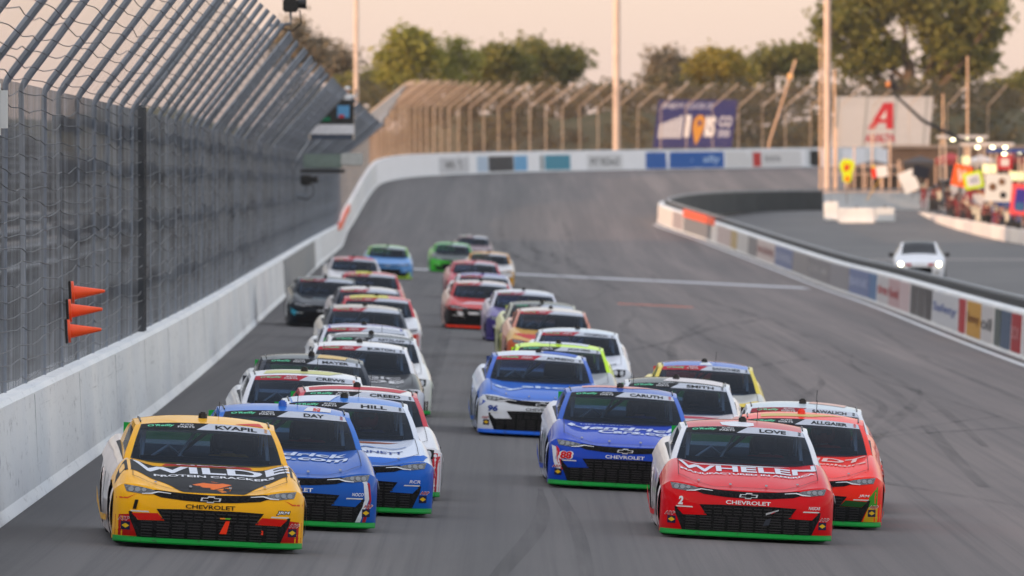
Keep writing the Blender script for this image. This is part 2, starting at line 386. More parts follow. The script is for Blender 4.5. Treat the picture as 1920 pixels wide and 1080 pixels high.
def panel(parent, fn, sgn, Ya, Yb, z0, z1, mat, name='advertising_panel', off=.03):
    """thin board on a wall face between path stations Ya and Yb"""
    n_ = max(1, int(abs(Yb - Ya) / 4)); V, Fc = [], []
    for k in range(n_ + 1):
        Y = Ya + (Yb - Ya) * k / n_; p = fn(Y); q = side_of(fn, Y, sgn)
        for a, z in ((off, z0), (off, z1), (0, z1), (0, z0)):
            base = .05 * (1 - min(1, z / 1.15)); V.append(tuple(p + q * (a + base) + Vector((0, 0, z))))
    for k in range(n_):
        for j in range(4): Fc.append((k * 4 + j, k * 4 + (j + 1) % 4, (k + 1) * 4 + (j + 1) % 4, (k + 1) * 4 + j))
    Fc.append((0, 1, 2, 3)); Fc.append(tuple(n_ * 4 + j for j in (3, 2, 1, 0)))
    return link(name, pyd(name, V, Fc), parent, [mat])
def walltext(parent, fn, sgn, s, Ya, Yb, zc, hgt, mat, off=.045, bold=.02):
    L = abs(Yb - Ya)
    def f(u, v):
        Y = Ya + (Yb - Ya) * (u / L + .5); p = fn(Y); q = side_of(fn, Y, sgn); z = zc + v
        return p + q * (off + .05 * (1 - min(1, z / 1.15))) + Vector((0, 0, z))
    o = link('lettering', wrap(text2d(s, L * .92, hgt, bold), f, 'lettering', 2.0, up=(0, -1, 0)), parent, [mat]); return o
def oY(x): return findY(opt, x, 650, 846)
def far_ad(x0, x1, c, texts=(), z0=.12, z1=1.3):
    p_ = panel(outer, opt, 1, oY(x0), oY(x1), z0, z1, ink(c))
    for (s, xa, xb, tc_, h_) in texts: walltext(p_, opt, 1, s, oY(xa), oY(xb), (z0 + z1) / 2, h_, ink(tc_))
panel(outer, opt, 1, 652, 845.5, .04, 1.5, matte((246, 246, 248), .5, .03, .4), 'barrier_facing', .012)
far_ad(822, 878, (214, 214, 216), [('WWT', 832, 870, (60, 62, 66), .62)])
far_ad(893, 914, (190, 208, 226)); far_ad(915, 962, (52, 56, 66), [('RACEWAY', 919, 958, (150, 160, 172), .4)]); far_ad(963, 988, (112, 178, 220))
far_ad(1012, 1018, (150, 158, 160)); far_ad(1020, 1068, (62, 152, 176), [('visit', 1026, 1062, (120, 190, 205), .5)])
far_ad(1100, 1166, (226, 226, 226), [('PIT ROAD', 1104, 1162, (92, 94, 98), .62)])
far_ad(1205, 1356, (34, 106, 184), [('ally', 1210, 1240, (190, 214, 240), .7), ('racing club', 1254, 1300, (170, 202, 236), .5), ('ally', 1316, 1350, (190, 214, 240), .7)], .05, 1.4)
far_ad(1360, 1508, (232, 230, 228), [('TOYOTA', 1430, 1464, (110, 110, 114), .45)], .05, 1.4)
panel(outer, opt, 1, oY(1411), oY(1425), .1, 1.3, ink((206, 52, 50)), 'advertising_panel', .05)
far_ad(1512, 1545, (28, 32, 32), [('energy', 1518, 1540, (50, 120, 50), .4)], .05, 1.4)
# grey gate section and the orange marker on the outer wall
def onY(x): return findY(opt, x, 90, 568)
panel(outer, opt, 1, onY(531), onY(588), .06, 1.12, matte((128, 130, 132), .6, .15, 1.), 'gate_panel', .04)
panel(outer, opt, 1, onY(634), onY(660), .95, 1.36, ORANGE, 'orange_marker', .06)
for k in range(1, 24):                                             # cast sections: open vertical joints
    Y = 70 + k * 12.2
    panel(outer, opt, 1, Y, Y + .05, .14, 1.13, matte((150, 153, 156), .9, .2), 'joint_filler', .004)
ad = [(1235, 1262, (226, 218, 214), ''), (1263, 1281, (176, 166, 168), ''), (1283, 1334, (138, 138, 142), ''), (1336, 1344, (228, 224, 222), ''), (1346, 1371, (196, 182, 180), ''), (1372, 1383, (186, 166, 124), ''),
      (1384, 1404, (200, 198, 196), ''), (1405, 1420, (140, 138, 140), ''), (1421, 1454, (206, 194, 190), 'ENGINES'), (1455, 1487, (122, 134, 168), 'SCHOOL'), (1488, 1517, (150, 148, 150), ''), (1518, 1556, (142, 141, 145), '388 00'), (1557, 1594, (146, 145, 150), ''),
      (1595, 1632, (120, 134, 172), 'BANK'), (1633, 1645, (96, 130, 170), ''), (1648, 1668, (202, 200, 202), 'tires'), (1669, 1688, (198, 170, 172), 'fuel'), (1689, 1707, (206, 186, 188), ''), (1710, 1721, (100, 98, 100), ''), (1723, 1735, (100, 98, 100), ''), (1737, 1749, (92, 90, 92), ''),
      (1751, 1799, (206, 208, 212), 'Safety'), (1801, 1812, (186, 56, 62), ''), (1816, 1841, (208, 160, 70), 'Sunny'), (1843, 1864, (206, 204, 204), 'oil'), (1868, 1878, (100, 110, 108), ''), (1880, 1897, (86, 104, 128), ''), (1900, 1917, (176, 46, 54), 'BOX'), (1922, 1960, (212, 210, 210), ''), (1965, 2010, (70, 90, 150), '')]
def iY(x): return findY(ipt, x, 200, 600)
TXC = {'ENGINES': (150, 90, 90), 'SCHOOL': (190, 196, 214), '388 00': (170, 168, 170), 'BANK': (176, 186, 212), 'tires': (190, 70, 76), 'fuel': (180, 60, 66), 'Safety': (96, 116, 170), 'Sunny': (150, 96, 40), 'oil': (110, 110, 112), 'BOX': (216, 150, 150)}
for x0, x1, c, s in ad:
    a, b = iY(x0), iY(x1); p_ = panel(inner, ipt, -1, a, b, .10, 1.08, ink(c))
    if s: walltext(p_, ipt, -1, s, a, b, .6, .34, ink(TXC[s]))
panel(inner, ipt, -1, iY(1284), iY(1340), .98, 1.42, ORANGE, 'orange_cover', .10)
# black board and grey rail standing behind the pit wall's top
V, Fc = [], []
def back_board(Y0, Y1, d0, d1, z0, z1, mat, name):
    V, Fc = [], []; n_ = int((Y1 - Y0) / 4)
    for k in range(n_ + 1):
        Y = Y0 + (Y1 - Y0) * k / n_; p = ipt(Y); q = side_of(ipt, Y, 1)
        for a, z in ((d0, z0), (d0, z1), (d1, z1), (d1, z0)): V.append(tuple(p + q * a + Vector((0, 0, z))))
    for k in range(n_):
        for j in range(4): Fc.append((k * 4 + j, (k + 1) * 4 + j, (k + 1) * 4 + (j + 1) % 4, k * 4 + (j + 1) % 4))
    Fc.append((3, 2, 1, 0)); Fc.append(tuple(n_ * 4 + j for j in range(4)))
    link(name, pyd(name, V, Fc), inner, [mat])
back_board(40, 655, .40, .52, .3, 1.36, matte((26, 27, 28), .7, .3, 2.), 'back_board')
back_board(40, 668, .545, .66, 1.30, 1.43, matte((150, 154, 158), .5, .2, 2., .3), 'rail')
back_board(610, 657, .68, .74, -.1, 1.28, matte((44, 48, 50), .7, .3, 1.), 'tyre_barrier_cover')

# ---------------------------------------------------------------- catch fences
VH, OX, OZ = 3.4, 1.75, 2.0                                   # upright height above the wall, overhang (45 degrees)
def oxs(Y):
    t = min(1, max(0, (Y - 160) / 400)); return .88 + .55 * t * t * (3 - 2 * t) if Y < 640.2 else 1.0
def fbase(Y):
    p = opt(Y); q = side_of(opt, Y, 1); return p - q * .22 + Vector((0, 0, wall_h(Y))), q
def postmesh(): return tubem('post', [(0, 0, -.1), (0, 0, VH - .06), (.03, 0, VH), (.09, 0, VH + .08), (OX, 0, VH + OZ)], [.036, .036, .044, .048, .048], 8)
def stations(Y0, Y1, d):
    out, Y, acc, prev = [Y0], Y0, 0, opt(Y0)
    while Y < Y1:
        Y += .1; p = opt(Y); acc += (Vector((p.x, p.y)) - Vector((prev.x, prev.y))).length; prev = p
        if acc >= d: out.append(Y); acc = 0
    return out
def prof(t):                                          # distance along the post -> (inward, up)
    return (0, t) if t <= VH else ((t - VH) * OX / math.hypot(OX, OZ), VH + (t - VH) * OZ / math.hypot(OX, OZ))
def fence(root, Y0, Y1, vsp, vsp2, wr, cable_r, seed, post_mat, wire_mat, nC=30):
    rnd = random.Random(seed); PL = VH + math.hypot(OX, OZ); post_me = postmesh()
    for Y in stations(Y0, Y1, 4.9):
        b, q = fbase(Y); o = link('post', post_me, root, [post_mat], b); o.rotation_euler = (rnd.uniform(-.006, .006), rnd.uniform(-.012, .012), math.atan2(q.y, q.x)); o.scale.x = oxs(Y)
    # woven wire: fine upright wires
    V, Fc = [], []
    ss = stations(Y0, Y1, vsp); step = max(1, int(round(vsp2 / vsp)))
    for i, Y in enumerate(ss):
        b, q = fbase(Y); tl = PL if i % step == 0 else VH; j = rnd.uniform(-.015, .015); lean = rnd.uniform(-.05, .05)
        d = Vector((-q.y, q.x, 0)); pts = [b + d * j - Vector((0, 0, .02)), b + d * (j + lean) + q * .01 + Vector((0, 0, VH * .5)), b + d * j + Vector((0, 0, VH))]
        if tl > VH: pts.append(b + d * (j - lean) + q * (OX * oxs(Y) * .86) + Vector((0, 0, VH + OZ * .86)))
        atube(V, Fc, pts, wr, 3, False)
    o = link('wire_mesh', pyd('wire_mesh', V, Fc), root, [wire_mat]); o['kind'] = 'stuff'
    # steel cables running along, sagging between posts
    cs = stations(Y0, Y1, 1.22)
    for c in range(nC):
        t = .12 + c * (PL - .55) / (nC - 1); V, Fc = [], []; ph = rnd.uniform(0, 6); pts = []
        for i, Y in enumerate(cs):
            b, q = fbase(Y); a, z = prof(t); sag = -.035 * math.sin(math.pi * ((i % 4) / 4.0)) + .03 * math.sin(Y * .21 + ph) + .02 * math.sin(Y * .57 + 2 * ph) + rnd.gauss(0, .009)
            pts.append(b + q * (a * oxs(Y) + .06 + .02 * math.sin(Y * .5 + ph)) + Vector((0, 0, z + sag)))
        atube(V, Fc, pts, cable_r, 3, False)
        link('cable', pyd('cable', V, Fc), root, [CABLE])
    return root
GALV = matte((122, 130, 141), .5, .25, 2., .1)
def wiremat():
    m, t, b = newmat('fence_wire'); f = noise(t, 1.0, 4, .7, (1, 1.1, .12)); g_ = noise(t, 1.0, 3, .6, (.2, .12, 1.6))
    c = ramp(t, f, [(.3, (.080, .088, .098)), (.5, (.175, .19, .21)), (.72, (.32, .345, .38))])
    c = mixc(t, ramp(t, g_, [(.5, (0, 0, 0)), (.68, (.6, .6, .6))]), c, (.075, .072, .075))
    t.links.new(c, b.inputs['Base Color']); b.inputs['Roughness'].default_value = .6; return m
WIRE = wiremat(); CABLE = matte((84, 84, 86), .6, .3, 1., .1)
f1 = empty('catch_fence', opt(60)); f1.location = (0, 0, 0)
tag(f1, 'tall grey catch fence with inclined posts above the near white wall', 'fence')
fence(f1, 60, 640, .055, .22, .0022, .0065, 3, GALV, WIRE, 32)
DARKBAND = matte((44, 34, 30), .8, .3, 1.)
for hz in (.75, 1.72, 2.5, 3.05):                       # ribbons added for the dark bands seen through the fence
    V, Fc = [], []; ys = stations(118, 500, 1.22)
    for i, Y in enumerate(ys):
        b, q = fbase(Y); z = hz + .05 * math.sin(Y * .33 + hz) + .03 * math.sin(Y * .9); h_ = .10 + .035 * math.sin(Y * .21 + hz * 3)
        V += [tuple(b - q * .06 + Vector((0, 0, z - h_))), tuple(b - q * .06 + Vector((0, 0, z + h_))), tuple(b - q * .075 + Vector((0, 0, z + h_))), tuple(b - q * .075 + Vector((0, 0, z - h_)))]
    for i in range(len(ys) - 1):
        for j in range(4): Fc.append((i * 4 + j, i * 4 + (j + 1) % 4, (i + 1) * 4 + (j + 1) % 4, (i + 1) * 4 + j))
    link('dark_band', pyd('dark_band', V, Fc), f1, [DARKBAND])
VH, OX, OZ = 3.5, 2.4, 1.9
f2 = empty('catch_fence'); tag(f2, 'sunlit catch fence with bent posts round the far turn', 'fence')
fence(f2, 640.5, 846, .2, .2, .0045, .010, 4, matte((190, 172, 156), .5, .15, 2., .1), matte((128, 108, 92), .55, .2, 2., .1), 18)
# heavier dark gate frame in the near fence, three orange cones hung on it
def on_fence(x, Y0=80, Y1=560): return findY(opt, x, Y0, Y1)
Yg = on_fence(286); b, q = fbase(Yg)
gp = empty('fence_gate_frame', b); gp.rotation_euler = (0, 0, math.atan2(q.y, q.x)); tag(gp, 'dark heavy steel upright of a gate in the near fence', 'gate frame')
for dy in (0, .9): link('upright', boxm('upright', (.16, .14, 3.5), (.02, dy, 1.72), .02), gp, [DARKSTEEL])
link('crossbar', boxm('crossbar', (.1, .76, .12), (.02, .45, 3.1), .02), gp, [DARKSTEEL])
cone_me = lathem('cone', [(0, .14), (.03, .14), (.035, .085), (.40, .018), (.41, .0)], 20)
base_me = boxm('base', (.03, .3, .3), (-.02, 0, 0), .01)
for k, (xp, yp) in enumerate(((134, 549), (129, 583), (127, 621))):
    Yc = on_fence(xp - 2); Zc = Yc; p = at(xp, yp, Zc)
    c = link('traffic_cone', cone_me, None, [matte((255, 86, 32), .45, .06)], (p.x, Zc, p.z)); c.rotation_euler = (0, R(-3), R(3))
    link('base', base_me, c, [BLACK])
    tag(c, ('topmost', 'middle', 'lowest')[k] + ' of three orange traffic cones hung sideways on the near fence', 'traffic cone', 'orange cones on the fence')

# ---------------------------------------------------------------- grandstand behind the fence (shades the front stretch)
gs = empty('grandstand', (-11, 0, .3)); gs.location = (0, 0, 0)
tag(gs, 'long aluminium grandstand of bench rows behind the near fence', 'grandstand')
GY0, GY1, NROW = -120, 500, 46
def gx(Y): return ox(Y) - 5.5
BEN = matte((138, 142, 148), .45, .15, .5, .3); RIS = matte((62, 50, 44), .8, .3, .4); FOOT = matte((120, 122, 126), .6, .2, .5, .2)
def rowmesh(name, d, z0, wd, th):
    V, Fc = [], []; ys = list(range(GY0, GY1 + 1, 31))
    for Y in ys:
        for a, z in ((d - wd / 2, z0), (d + wd / 2, z0), (d + wd / 2, z0 + th), (d - wd / 2, z0 + th)): V.append((gx(Y) - a, Y, z))
    for k in range(len(ys) - 1):
        for j in range(4): Fc.append((k * 4 + j, k * 4 + (j + 1) % 4, (k + 1) * 4 + (j + 1) % 4, (k + 1) * 4 + j))
    Fc.append((0, 1, 2, 3)); Fc.append(tuple((len(ys) - 1) * 4 + j for j in (3, 2, 1, 0)))
    return pyd(name, V, Fc)
for r in range(NROW):
    z = 1.3 + r * .37; d = r * .76
    link('riser', rowmesh('riser', d + .37, z - .36, .03, .34), gs, [RIS])
    link('footboard', rowmesh('footboard', d, z - .04, .72, .04), gs, [FOOT])
    link('bench', rowmesh('bench', d + .22, z + .38, .28, .05), gs, [BEN])
link('front_panel', rowmesh('front_panel', -.4, .3, .05, 1.1), gs, [matte((90, 96, 104), .6, .2, .4)])
link('back_wall', rowmesh('back_wall', NROW * .76 + .1, .2, .12, 1.3 + NROW * .37 + 1.2), gs, [matte((110, 112, 116), .7, .2, .4)])
for k in range(0, 21):
    Y = GY0 + 12 + k * 29.0
    for d_, h_ in ((2, 1.9), (18, 9.4), (32, 15.8)): link('support', tubem('support', [(gx(Y) - d_, Y, .3), (gx(Y) - d_, Y, h_)], .13, 6), gs, [STEEL])

# ---------------------------------------------------------------- the stock car
CL = 4.9; CS = .972
HW = .965
def NP(x): return .46 * (1 - math.sqrt(max(0., 1 - min(1., abs(x) / HW) ** 4)))
PZ = pchip([(.04, .05), (.10, .02), (.18, 0), (.42, 0), (.50, .012), (.57, .035), (.62, .075), (.70, .15)])
CY = pchip([(0, .545), (.07, .560), (.3, .632), (.7, .708), (1.1, .764), (1.5, .806), (2.5, .870), (3.9, .92), (4.6, .965), (4.9, .985)])
def sm(a, b, x):
    t = min(1, max(0, (x - a) / (b - a))); return t * t * (3 - 2 * t)
def lowz(z): return z - .042 * sm(.10, .42, z)
def ztop(x): return lowz(ztf(x))
def ztf(x):
    a = abs(x); return .602 + .062 * sm(.35, .8, a) - .075 * max(0, (a - .84) / (HW - .84)) ** 2
def topz(x, y):
    a = abs(x); fender = .055 * sm(.55, .80, a) * (1 - sm(1.3, 1.9, y)) + .02 * sm(.5, .8, a) * sm(2.6, 3.4, y)
    edge = -.215 * max(0, (a - .80) / (HW - .80)) ** 2
    dish = -.012 * math.exp(-((a - .48) / .09) ** 2) * sm(.25, .6, y) * (1 - sm(1.2, 1.45, y))     # hood creases
    return CY(y) + fender + edge + dish
def hoodz(x, y):
    y0 = NP(x) + PZ(ztf(x)); wgt = 1 - math.exp(-max(0, y - y0) / .16); return ztop(x) + (topz(x, y) - ztop(x)) * wgt
def fascia(eps=0.): return lambda x, z: (x, NP(x) + PZ(z) - eps - CL / 2 - .25, lowz(z))
YS = CL / 2 + .25                                     # car origin sits below the roof, nose at y = -YS
def hood(eps=0.): return lambda x, y: (x, max(y, NP(x) + PZ(ztf(x)) + .01) - YS, hoodz(x, max(y, NP(x) + PZ(ztf(x)) + .01)) + eps)
# greenhouse
GB, GT, GQ = .845, .715, .915
def ws(q, v):
    """windscreen plane: q across (-1..1), v 0 cowl .. 1 header"""
    a = abs(q); hw = GB + (GT - GB) * v
    yb = 1.40 + .26 * a ** 2.2; yt = 2.12 + .16 * a ** 2.4
    zb = hoodz(GB * q, yb) - .012; zt = 1.218 - .05 * a ** 2.6
    bulge = .028 * math.sin(math.pi * v) 
    return Vector((hw * q, yb + (yt - yb) * v - YS - bulge * .7, zb + (zt - zb) * v + bulge))
def roofp(q, t):
    a = abs(q); yt = 2.12 + .16 * a ** 2.4; y = yt + (3.42 - yt) * t
    hw = GT + .01 * math.sin(math.pi * t)
    return Vector((hw * q, y - YS, 1.218 - .05 * a ** 2.6 + .062 * math.sin(math.pi * min(1, t * .92)) * (1 - .25 * a * a)))
def rearp(q, t):
    a = abs(q); p0 = roofp(q, 1.0); p1 = Vector((.80 * q, 4.28 - YS, topz(.8 * q, 4.28) - .01)); p = p0.lerp(p1, t); p.z += .03 * math.sin(math.pi * t); return p
def gridfaces(V, Fc, MI, fn, us, vs, mi, flip=False):
    b = len(V); nu = len(us)
    for v in vs:
        for u in us: V.append(tuple(fn(u, v)))
    for j in range(len(vs) - 1):
        for i in range(nu - 1):
            q = (b + j * nu + i, b + j * nu + i + 1, b + (j + 1) * nu + i + 1, b + (j + 1) * nu + i)
            m = mi(i, j) if callable(mi) else mi
            if m is None: continue
            Fc.append(q[::-1] if flip else q); MI.append(m)
def lsp(a, b, n_): return [a + (b - a) * k / n_ for k in range(n_ + 1)]
XS = sorted(set([round(v, 5) for s in (-1, 1) for v in [s * x for x in lsp(0, .66, 11)] + [s * HW * math.sqrt(math.sin(t)) for t in lsp(.52, math.pi / 2, 12)]]))
# slots: 0 hood 1 fascia 2 fender/side 3 roof 4 pillar 5 interior black 6 deck
def bodymesh():
    V, Fc, MI = [], [], []
    gridfaces(V, Fc, MI, lambda x, t: fascia()(x, .06 + (ztf(x) - .06) * t), XS, lsp(0, 1, 14), 1)
    def top(x, t):
        y0 = NP(x) + PZ(ztf(x)); y = y0 + (CL - y0) * t
        return (x, y - YS, hoodz(x, y) if y < 1.9 else topz(x, y))
    ts = lsp(0, .06, 6)[:-1] + lsp(.06, .34, 16)[:-1] + lsp(.34, 1, 22)
    def tm(i, j):
        x = (XS[i] + XS[i + 1]) / 2; y = .0 + CL * (ts[j] + ts[j + 1]) / 2
        if abs(x) < .83 and 1.62 < y < 4.2: return 5
        if y < 1.15: return 0
        if y >= 4.2: return 6
        return 0 if abs(x) < .80 and y < 1.7 else 2
    gridfaces(V, Fc, MI, top, XS, ts, tm)
    # sides
    for s in (-1, 1):
        y0 = NP(HW) + PZ(ztf(HW)); yy = [y0 + (CL - y0) * t for t in lsp(0, 1, 60)]
        zt_ = [hoodz(HW, y) if y < 1.9 else topz(HW, y) for y in yy]; b = len(V); nz = 12
        for i, y in enumerate(yy):
            for k in range(nz + 1):
                t = k / nz; z = zt_[i] + (.075 - zt_[i]) * t; yk = y + (PZ(z) - PZ(ztf(HW))) * max(0, 1 - (y - y0) / .3)
                arch = .018 * sum(math.exp(-((y - c) / .42) ** 2) for c in (.98, 3.68))
                x = s * (HW + (.022 + arch) * math.sin(math.pi * min(1, t * 1.15)) ** .8 - .02 * max(0, t - .8) * 5 * (1 if .5 < y else 0) * .5 - .05 * sm(4.3, 4.9, y))
                V.append([x, yk - YS, z])
        for i in range(len(yy) - 1):
            for k in range(nz):
                q = [b + i * (nz + 1) + k, b + i * (nz + 1) + k + 1, b + (i + 1) * (nz + 1) + k + 1, b + (i + 1) * (nz + 1) + k]
                ins = 0
                for c in (.98, 3.68): ins = max(ins, sum(1 for n_ in q if math.hypot(V[n_][1] + YS - c, V[n_][2] - .33) < .365))
                if ins == 4: continue
                Fc.append(tuple(q[::-1]) if s > 0 else tuple(q)); MI.append(1 if yy[i] < .56 else 2)
        for n_ in range(b, len(V)):
            for c in (.98, 3.68):
                d = math.hypot(V[n_][1] + YS - c, V[n_][2] - .33)
                if .25 < d < .365 : V[n_][1] = c - YS + (V[n_][1] + YS - c) / d * .365; V[n_][2] = .33 + (V[n_][2] - .33) / d * .365
        # side glass plane (dark) with pillar
        def sg(u, v):
            yl = 1.66 + (4.28 - 1.66) * u; t = (yl - 1.66) / 2.62; hi = roofp(s, min(1, max(0, (yl - 2.28) / 1.14))) if 2.28 < yl < 3.42 else (ws(s, max(0, (yl - 1.66) / .62)) if yl <= 2.28 else rearp(s, (yl - 3.42) / .86))
            lo = Vector((s * GB * (1 - .05 * t), yl - YS, topz(GB, yl) + .0)); p = lo.lerp(Vector((hi.x, yl - YS, max(hi.z, lo.z + .002))), v); return p
        gridfaces(V, Fc, MI, sg, lsp(0, 1, 26), lsp(0, 1, 6), lambda i, j: 7 if (4 <= i <= 15 and 1 <= j <= 4) else 4, flip=(s < 0))
    # windscreen surround, roof, rear surround
    qs = [-1, -.96, -GQ] + lsp(-GQ, GQ, 20)[1:-1] + [GQ, .96, 1]; vs = [0, .025] + lsp(.025, .985, 12)[1:-1] + [.985, 1]
    gridfaces(V, Fc, MI, ws, qs, vs, lambda i, j: 4 if (i < 2 or i >= len(qs) - 3) else (5 if j == 0 else (4 if j == len(vs) - 2 else None)))
    gridfaces(V, Fc, MI, roofp, lsp(-1, 1, 20), lsp(0, 1, 12), lambda i, j: 3 if 1 <= i <= 18 else 4)
    gridfaces(V, Fc, MI, rearp, lsp(-1, 1, 20), lsp(0, 1, 8), lambda i, j: 4 if (i < 2 or i > 17) else 7)
    # tail
    gridfaces(V, Fc, MI, lambda x, t: (x * (.95 if t > .5 else .97), CL - YS + .02 * math.sin(3 * t), topz(x, CL) + (.2 - topz(x, CL)) * t), XS, lsp(0, 1, 5), 6)
    # floor pan
    gridfaces(V, Fc, MI, lambda x, t: (x * .95, NP(x) + .12 + (4.7 - NP(x)) * t - YS, .09), XS, lsp(0, 1, 6), 5)
    return pyd('body', V, Fc, MI, True, 32)
CAR = {}
CAR['body'] = bodymesh()
def glassmesh():
    V, Fc, MI = [], [], []
    gridfaces(V, Fc, MI, lambda q, v: ws(q, v) + Vector((0, -.002, .002)), lsp(-GQ - .006, GQ + .006, 20), lsp(.02, .99, 14), 0); return pyd('windscreen', V, Fc, MI, True)
CAR['windscreen'] = glassmesh()
def wsf(eps=.007):
    def f(x, v):                                        # x metres across, v fraction up
        hw = GB + (GT - GB) * v; p = ws(x / hw, v); return p + Vector((0, -eps * .5, eps * .85))
    return f
def splittermesh():
    V, Fc = [], []; xs = [x * 1.0 for x in XS]
    sec = [(-.045, .040), (-.05, .055), (-.016, .092), (.03, .098), (.06, .040)]
    for x in xs:
        for dy, z in sec: V.append((x * .992, NP(x) * .92 + dy - YS, z))
    m_ = len(sec)
    for i in range(len(xs) - 1):
        for j in range(m_): Fc.append((i * m_ + j, (i + 1) * m_ + j, (i + 1) * m_ + (j + 1) % m_, i * m_ + (j + 1) % m_))
    Fc.append(tuple(range(m_))); Fc.append(tuple((len(xs) - 1) * m_ + j for j in range(m_))[::-1])
    return pyd('splitter', V, Fc)
CAR['splitter'] = splittermesh()
FU = (0, -1, .2); HU = (0, 0, 1)
def fdec(pts, name, eps=.004): return wrap(poly2d(pts), fascia(eps), name, .045, up=FU)
def mir(pts): return [(-x, z) for x, z in pts][::-1]
CAR['lip'] = fdec([(-.9, .046), (.9, .046), (.9, .06), (-.9, .06)], 'lip', .052)
CAR['grille'] = fdec([(-.66, .600), (-.5, .545), (-.25, .522), (0, .513), (.25, .522), (.5, .545), (.66, .600), (.55, .618), (.3, .597), (0, .588), (-.3, .597), (-.55, .618)], 'grille', .005)
CAR['lower_grille'] = fdec([(-.54, .428), (-.3, .436), (.3, .436), (.54, .428), (.455, .30), (.72, .292), (.785, .39), (.815, .39), (.80, .30), (.72, .092), (-.72, .092), (-.80, .30), (-.815, .39), (-.785, .39), (-.72, .292), (-.455, .30)], 'lower_grille', .005)
CAR['insert_l'] = fdec([(-.785, .372), (-.525, .385), (-.455, .302), (-.715, .294)], 'duct_cover', .012); CAR['insert_r'] = fdec(mir([(-.785, .372), (-.525, .385), (-.455, .302), (-.715, .294)]), 'duct_cover', .012)
HLP = [(-.87, .655), (-.72, .642), (-.60, .622), (-.545, .600), (-.60, .575), (-.70, .572), (-.845, .588)]
CAR['hl_l'] = fdec(HLP, 'headlight', .007); CAR['hl_r'] = fdec(mir(HLP), 'headlight', .007)
def lensmesh(sgn):
    bm = bmesh.new()
    for cx, r in ((-.80, .024), (-.735, .023), (-.67, .019)):
        b2 = poly2d([(sgn * -1 * (cx + r * math.cos(t) * 1.15) * -1 if False else (cx + r * 1.15 * math.cos(t)) * (1 if sgn < 0 else -1), .612 + r * math.sin(t)) for t in lsp(0, 2 * math.pi, 12)[:-1]])
        me = bpy.data.meshes.new('t'); b2.to_mesh(me); b2.free(); bm.from_mesh(me); bpy.data.meshes.remove(me)
    return wrap(bm, fascia(.012), 'lens', .05, up=FU)
CAR['lens_l'] = lensmesh(-1); CAR['lens_r'] = lensmesh(1)
TRM = [(-.60, .586), (-.53, .604), (-.40, .590), (-.40, .584), (-.525, .594), (-.595, .574), (-.69, .571), (-.69, .578)]
CAR['trim_l'] = fdec(TRM, 'trim', .013); CAR['trim_r'] = fdec(mir(TRM), 'trim', .013)
DRL = [(-.80, .402), (-.62, .402), (-.61, .388), (-.79, .388)]
CAR['drl_l'] = fdec(DRL, 'running_light', .014); CAR['drl_r'] = fdec(mir(DRL), 'running_light', .014)
BT = [(-.105, .528), (-.095, .562), (-.035, .562), (-.028, .578), (.042, .578), (.035, .562), (.105, .562), (.095, .528), (.035, .528), (.028, .512), (-.042, .512), (-.035, .528)]
CAR['badge'] = fdec(BT, 'badge', .016)
CAR['badge_in'] = fdec([(x * .82, .545 + (z - .545) * .62) for x, z in BT], 'badge_centre', .019)
def slats():
    bm = bmesh.new()
    for z in (.40, .36, .325, .28, .245, .21, .175, .14, .112):
        hw = .50 if z > .3 else .70
        for sx_ in range(-4, 5):
            x = sx_ * hw / 4.5; p = fascia(.010)(x, z); abox(bm, p, (hw / 4.5 * .8, .012, .010))
    return tomesh(bm, 'slat')
CAR['slats'] = slats()
CAR['chev'] = wrap(text2d('CHEVROLET', .50, .042, .02), fascia(.008), 'lettering', .05, 0, .468, up=FU)
def banner(pts, name, eps=.005):                       # pts in (x metres, v)
    return wrap(poly2d(pts), wsf(eps), name, .06, up=FU)
CAR['ban_l'] = banner([(-.655, .985), (.03, .985), (-.10, .80), (-.655 - .02, .80)], 'sun_strip')
CAR['ban_r'] = banner([(.03, .985), (.655, .985), (.675, .80), (-.10, .80)], 'name_strip')
CAR['oreilly'] = wrap(text2d("O'Reilly", .27, .085, .02, .2), wsf(.009), 'lettering', .06, -.46, .895, up=FU)
CAR['auto'] = wrap(text2d('AUTO', .14, .05, .02), wsf(.009), 'lettering', .06, -.20, .925, up=FU)
CAR['parts'] = wrap(text2d('PARTS', .17, .05, .02), wsf(.009), 'lettering', .06, -.205, .862, up=FU)
for sx_, k_ in ((-1, 'seam_l'), (1, 'seam_r')): CAR[k_] = wrap(poly2d([(sx_ * .775, .42), (sx_ * .781, .42), (sx_ * .766, 1.46), (sx_ * .760, 1.46)]), hood(.0155), 'hood_seam', .08, up=HU)
CAR['seam_f'] = wrap(poly2d([(-.775, .42), (-.4, .16), (.4, .16), (.775, .42), (.775, .432), (.4, .17), (-.4, .17), (-.775, .432)]), hood(.0155), 'hood_seam', .08, up=HU)
for i_, (px_, py_) in enumerate(((-.55, .36), (-.2, .26), (.2, .26), (.55, .36))): CAR[f'pin{i_}'] = wrap(poly2d([(px_ + .016 * math.cos(t_), py_ + .03 * math.sin(t_)) for t_ in (0, .8, 1.6, 2.4, 3.2, 4, 4.8, 5.6)]), hood(.017), 'hood_pin', .1, up=HU)
def pod():
    bm = bmesh.new(); bmesh.ops.create_cone(bm, cap_ends=True, segments=16, radius1=.048, radius2=.042, depth=.07, matrix=Matrix.Translation((-.02, 2.5 - YS, 1.292)))
    bmesh.ops.bevel(bm, geom=[e_ for e_ in bm.edges if all(v.co.z > 1.31 for v in e_.verts)], offset=.015, segments=2, affect='EDGES'); return tomesh(bm, 'roof_camera', True, 40)
CAR['pod'] = pod()
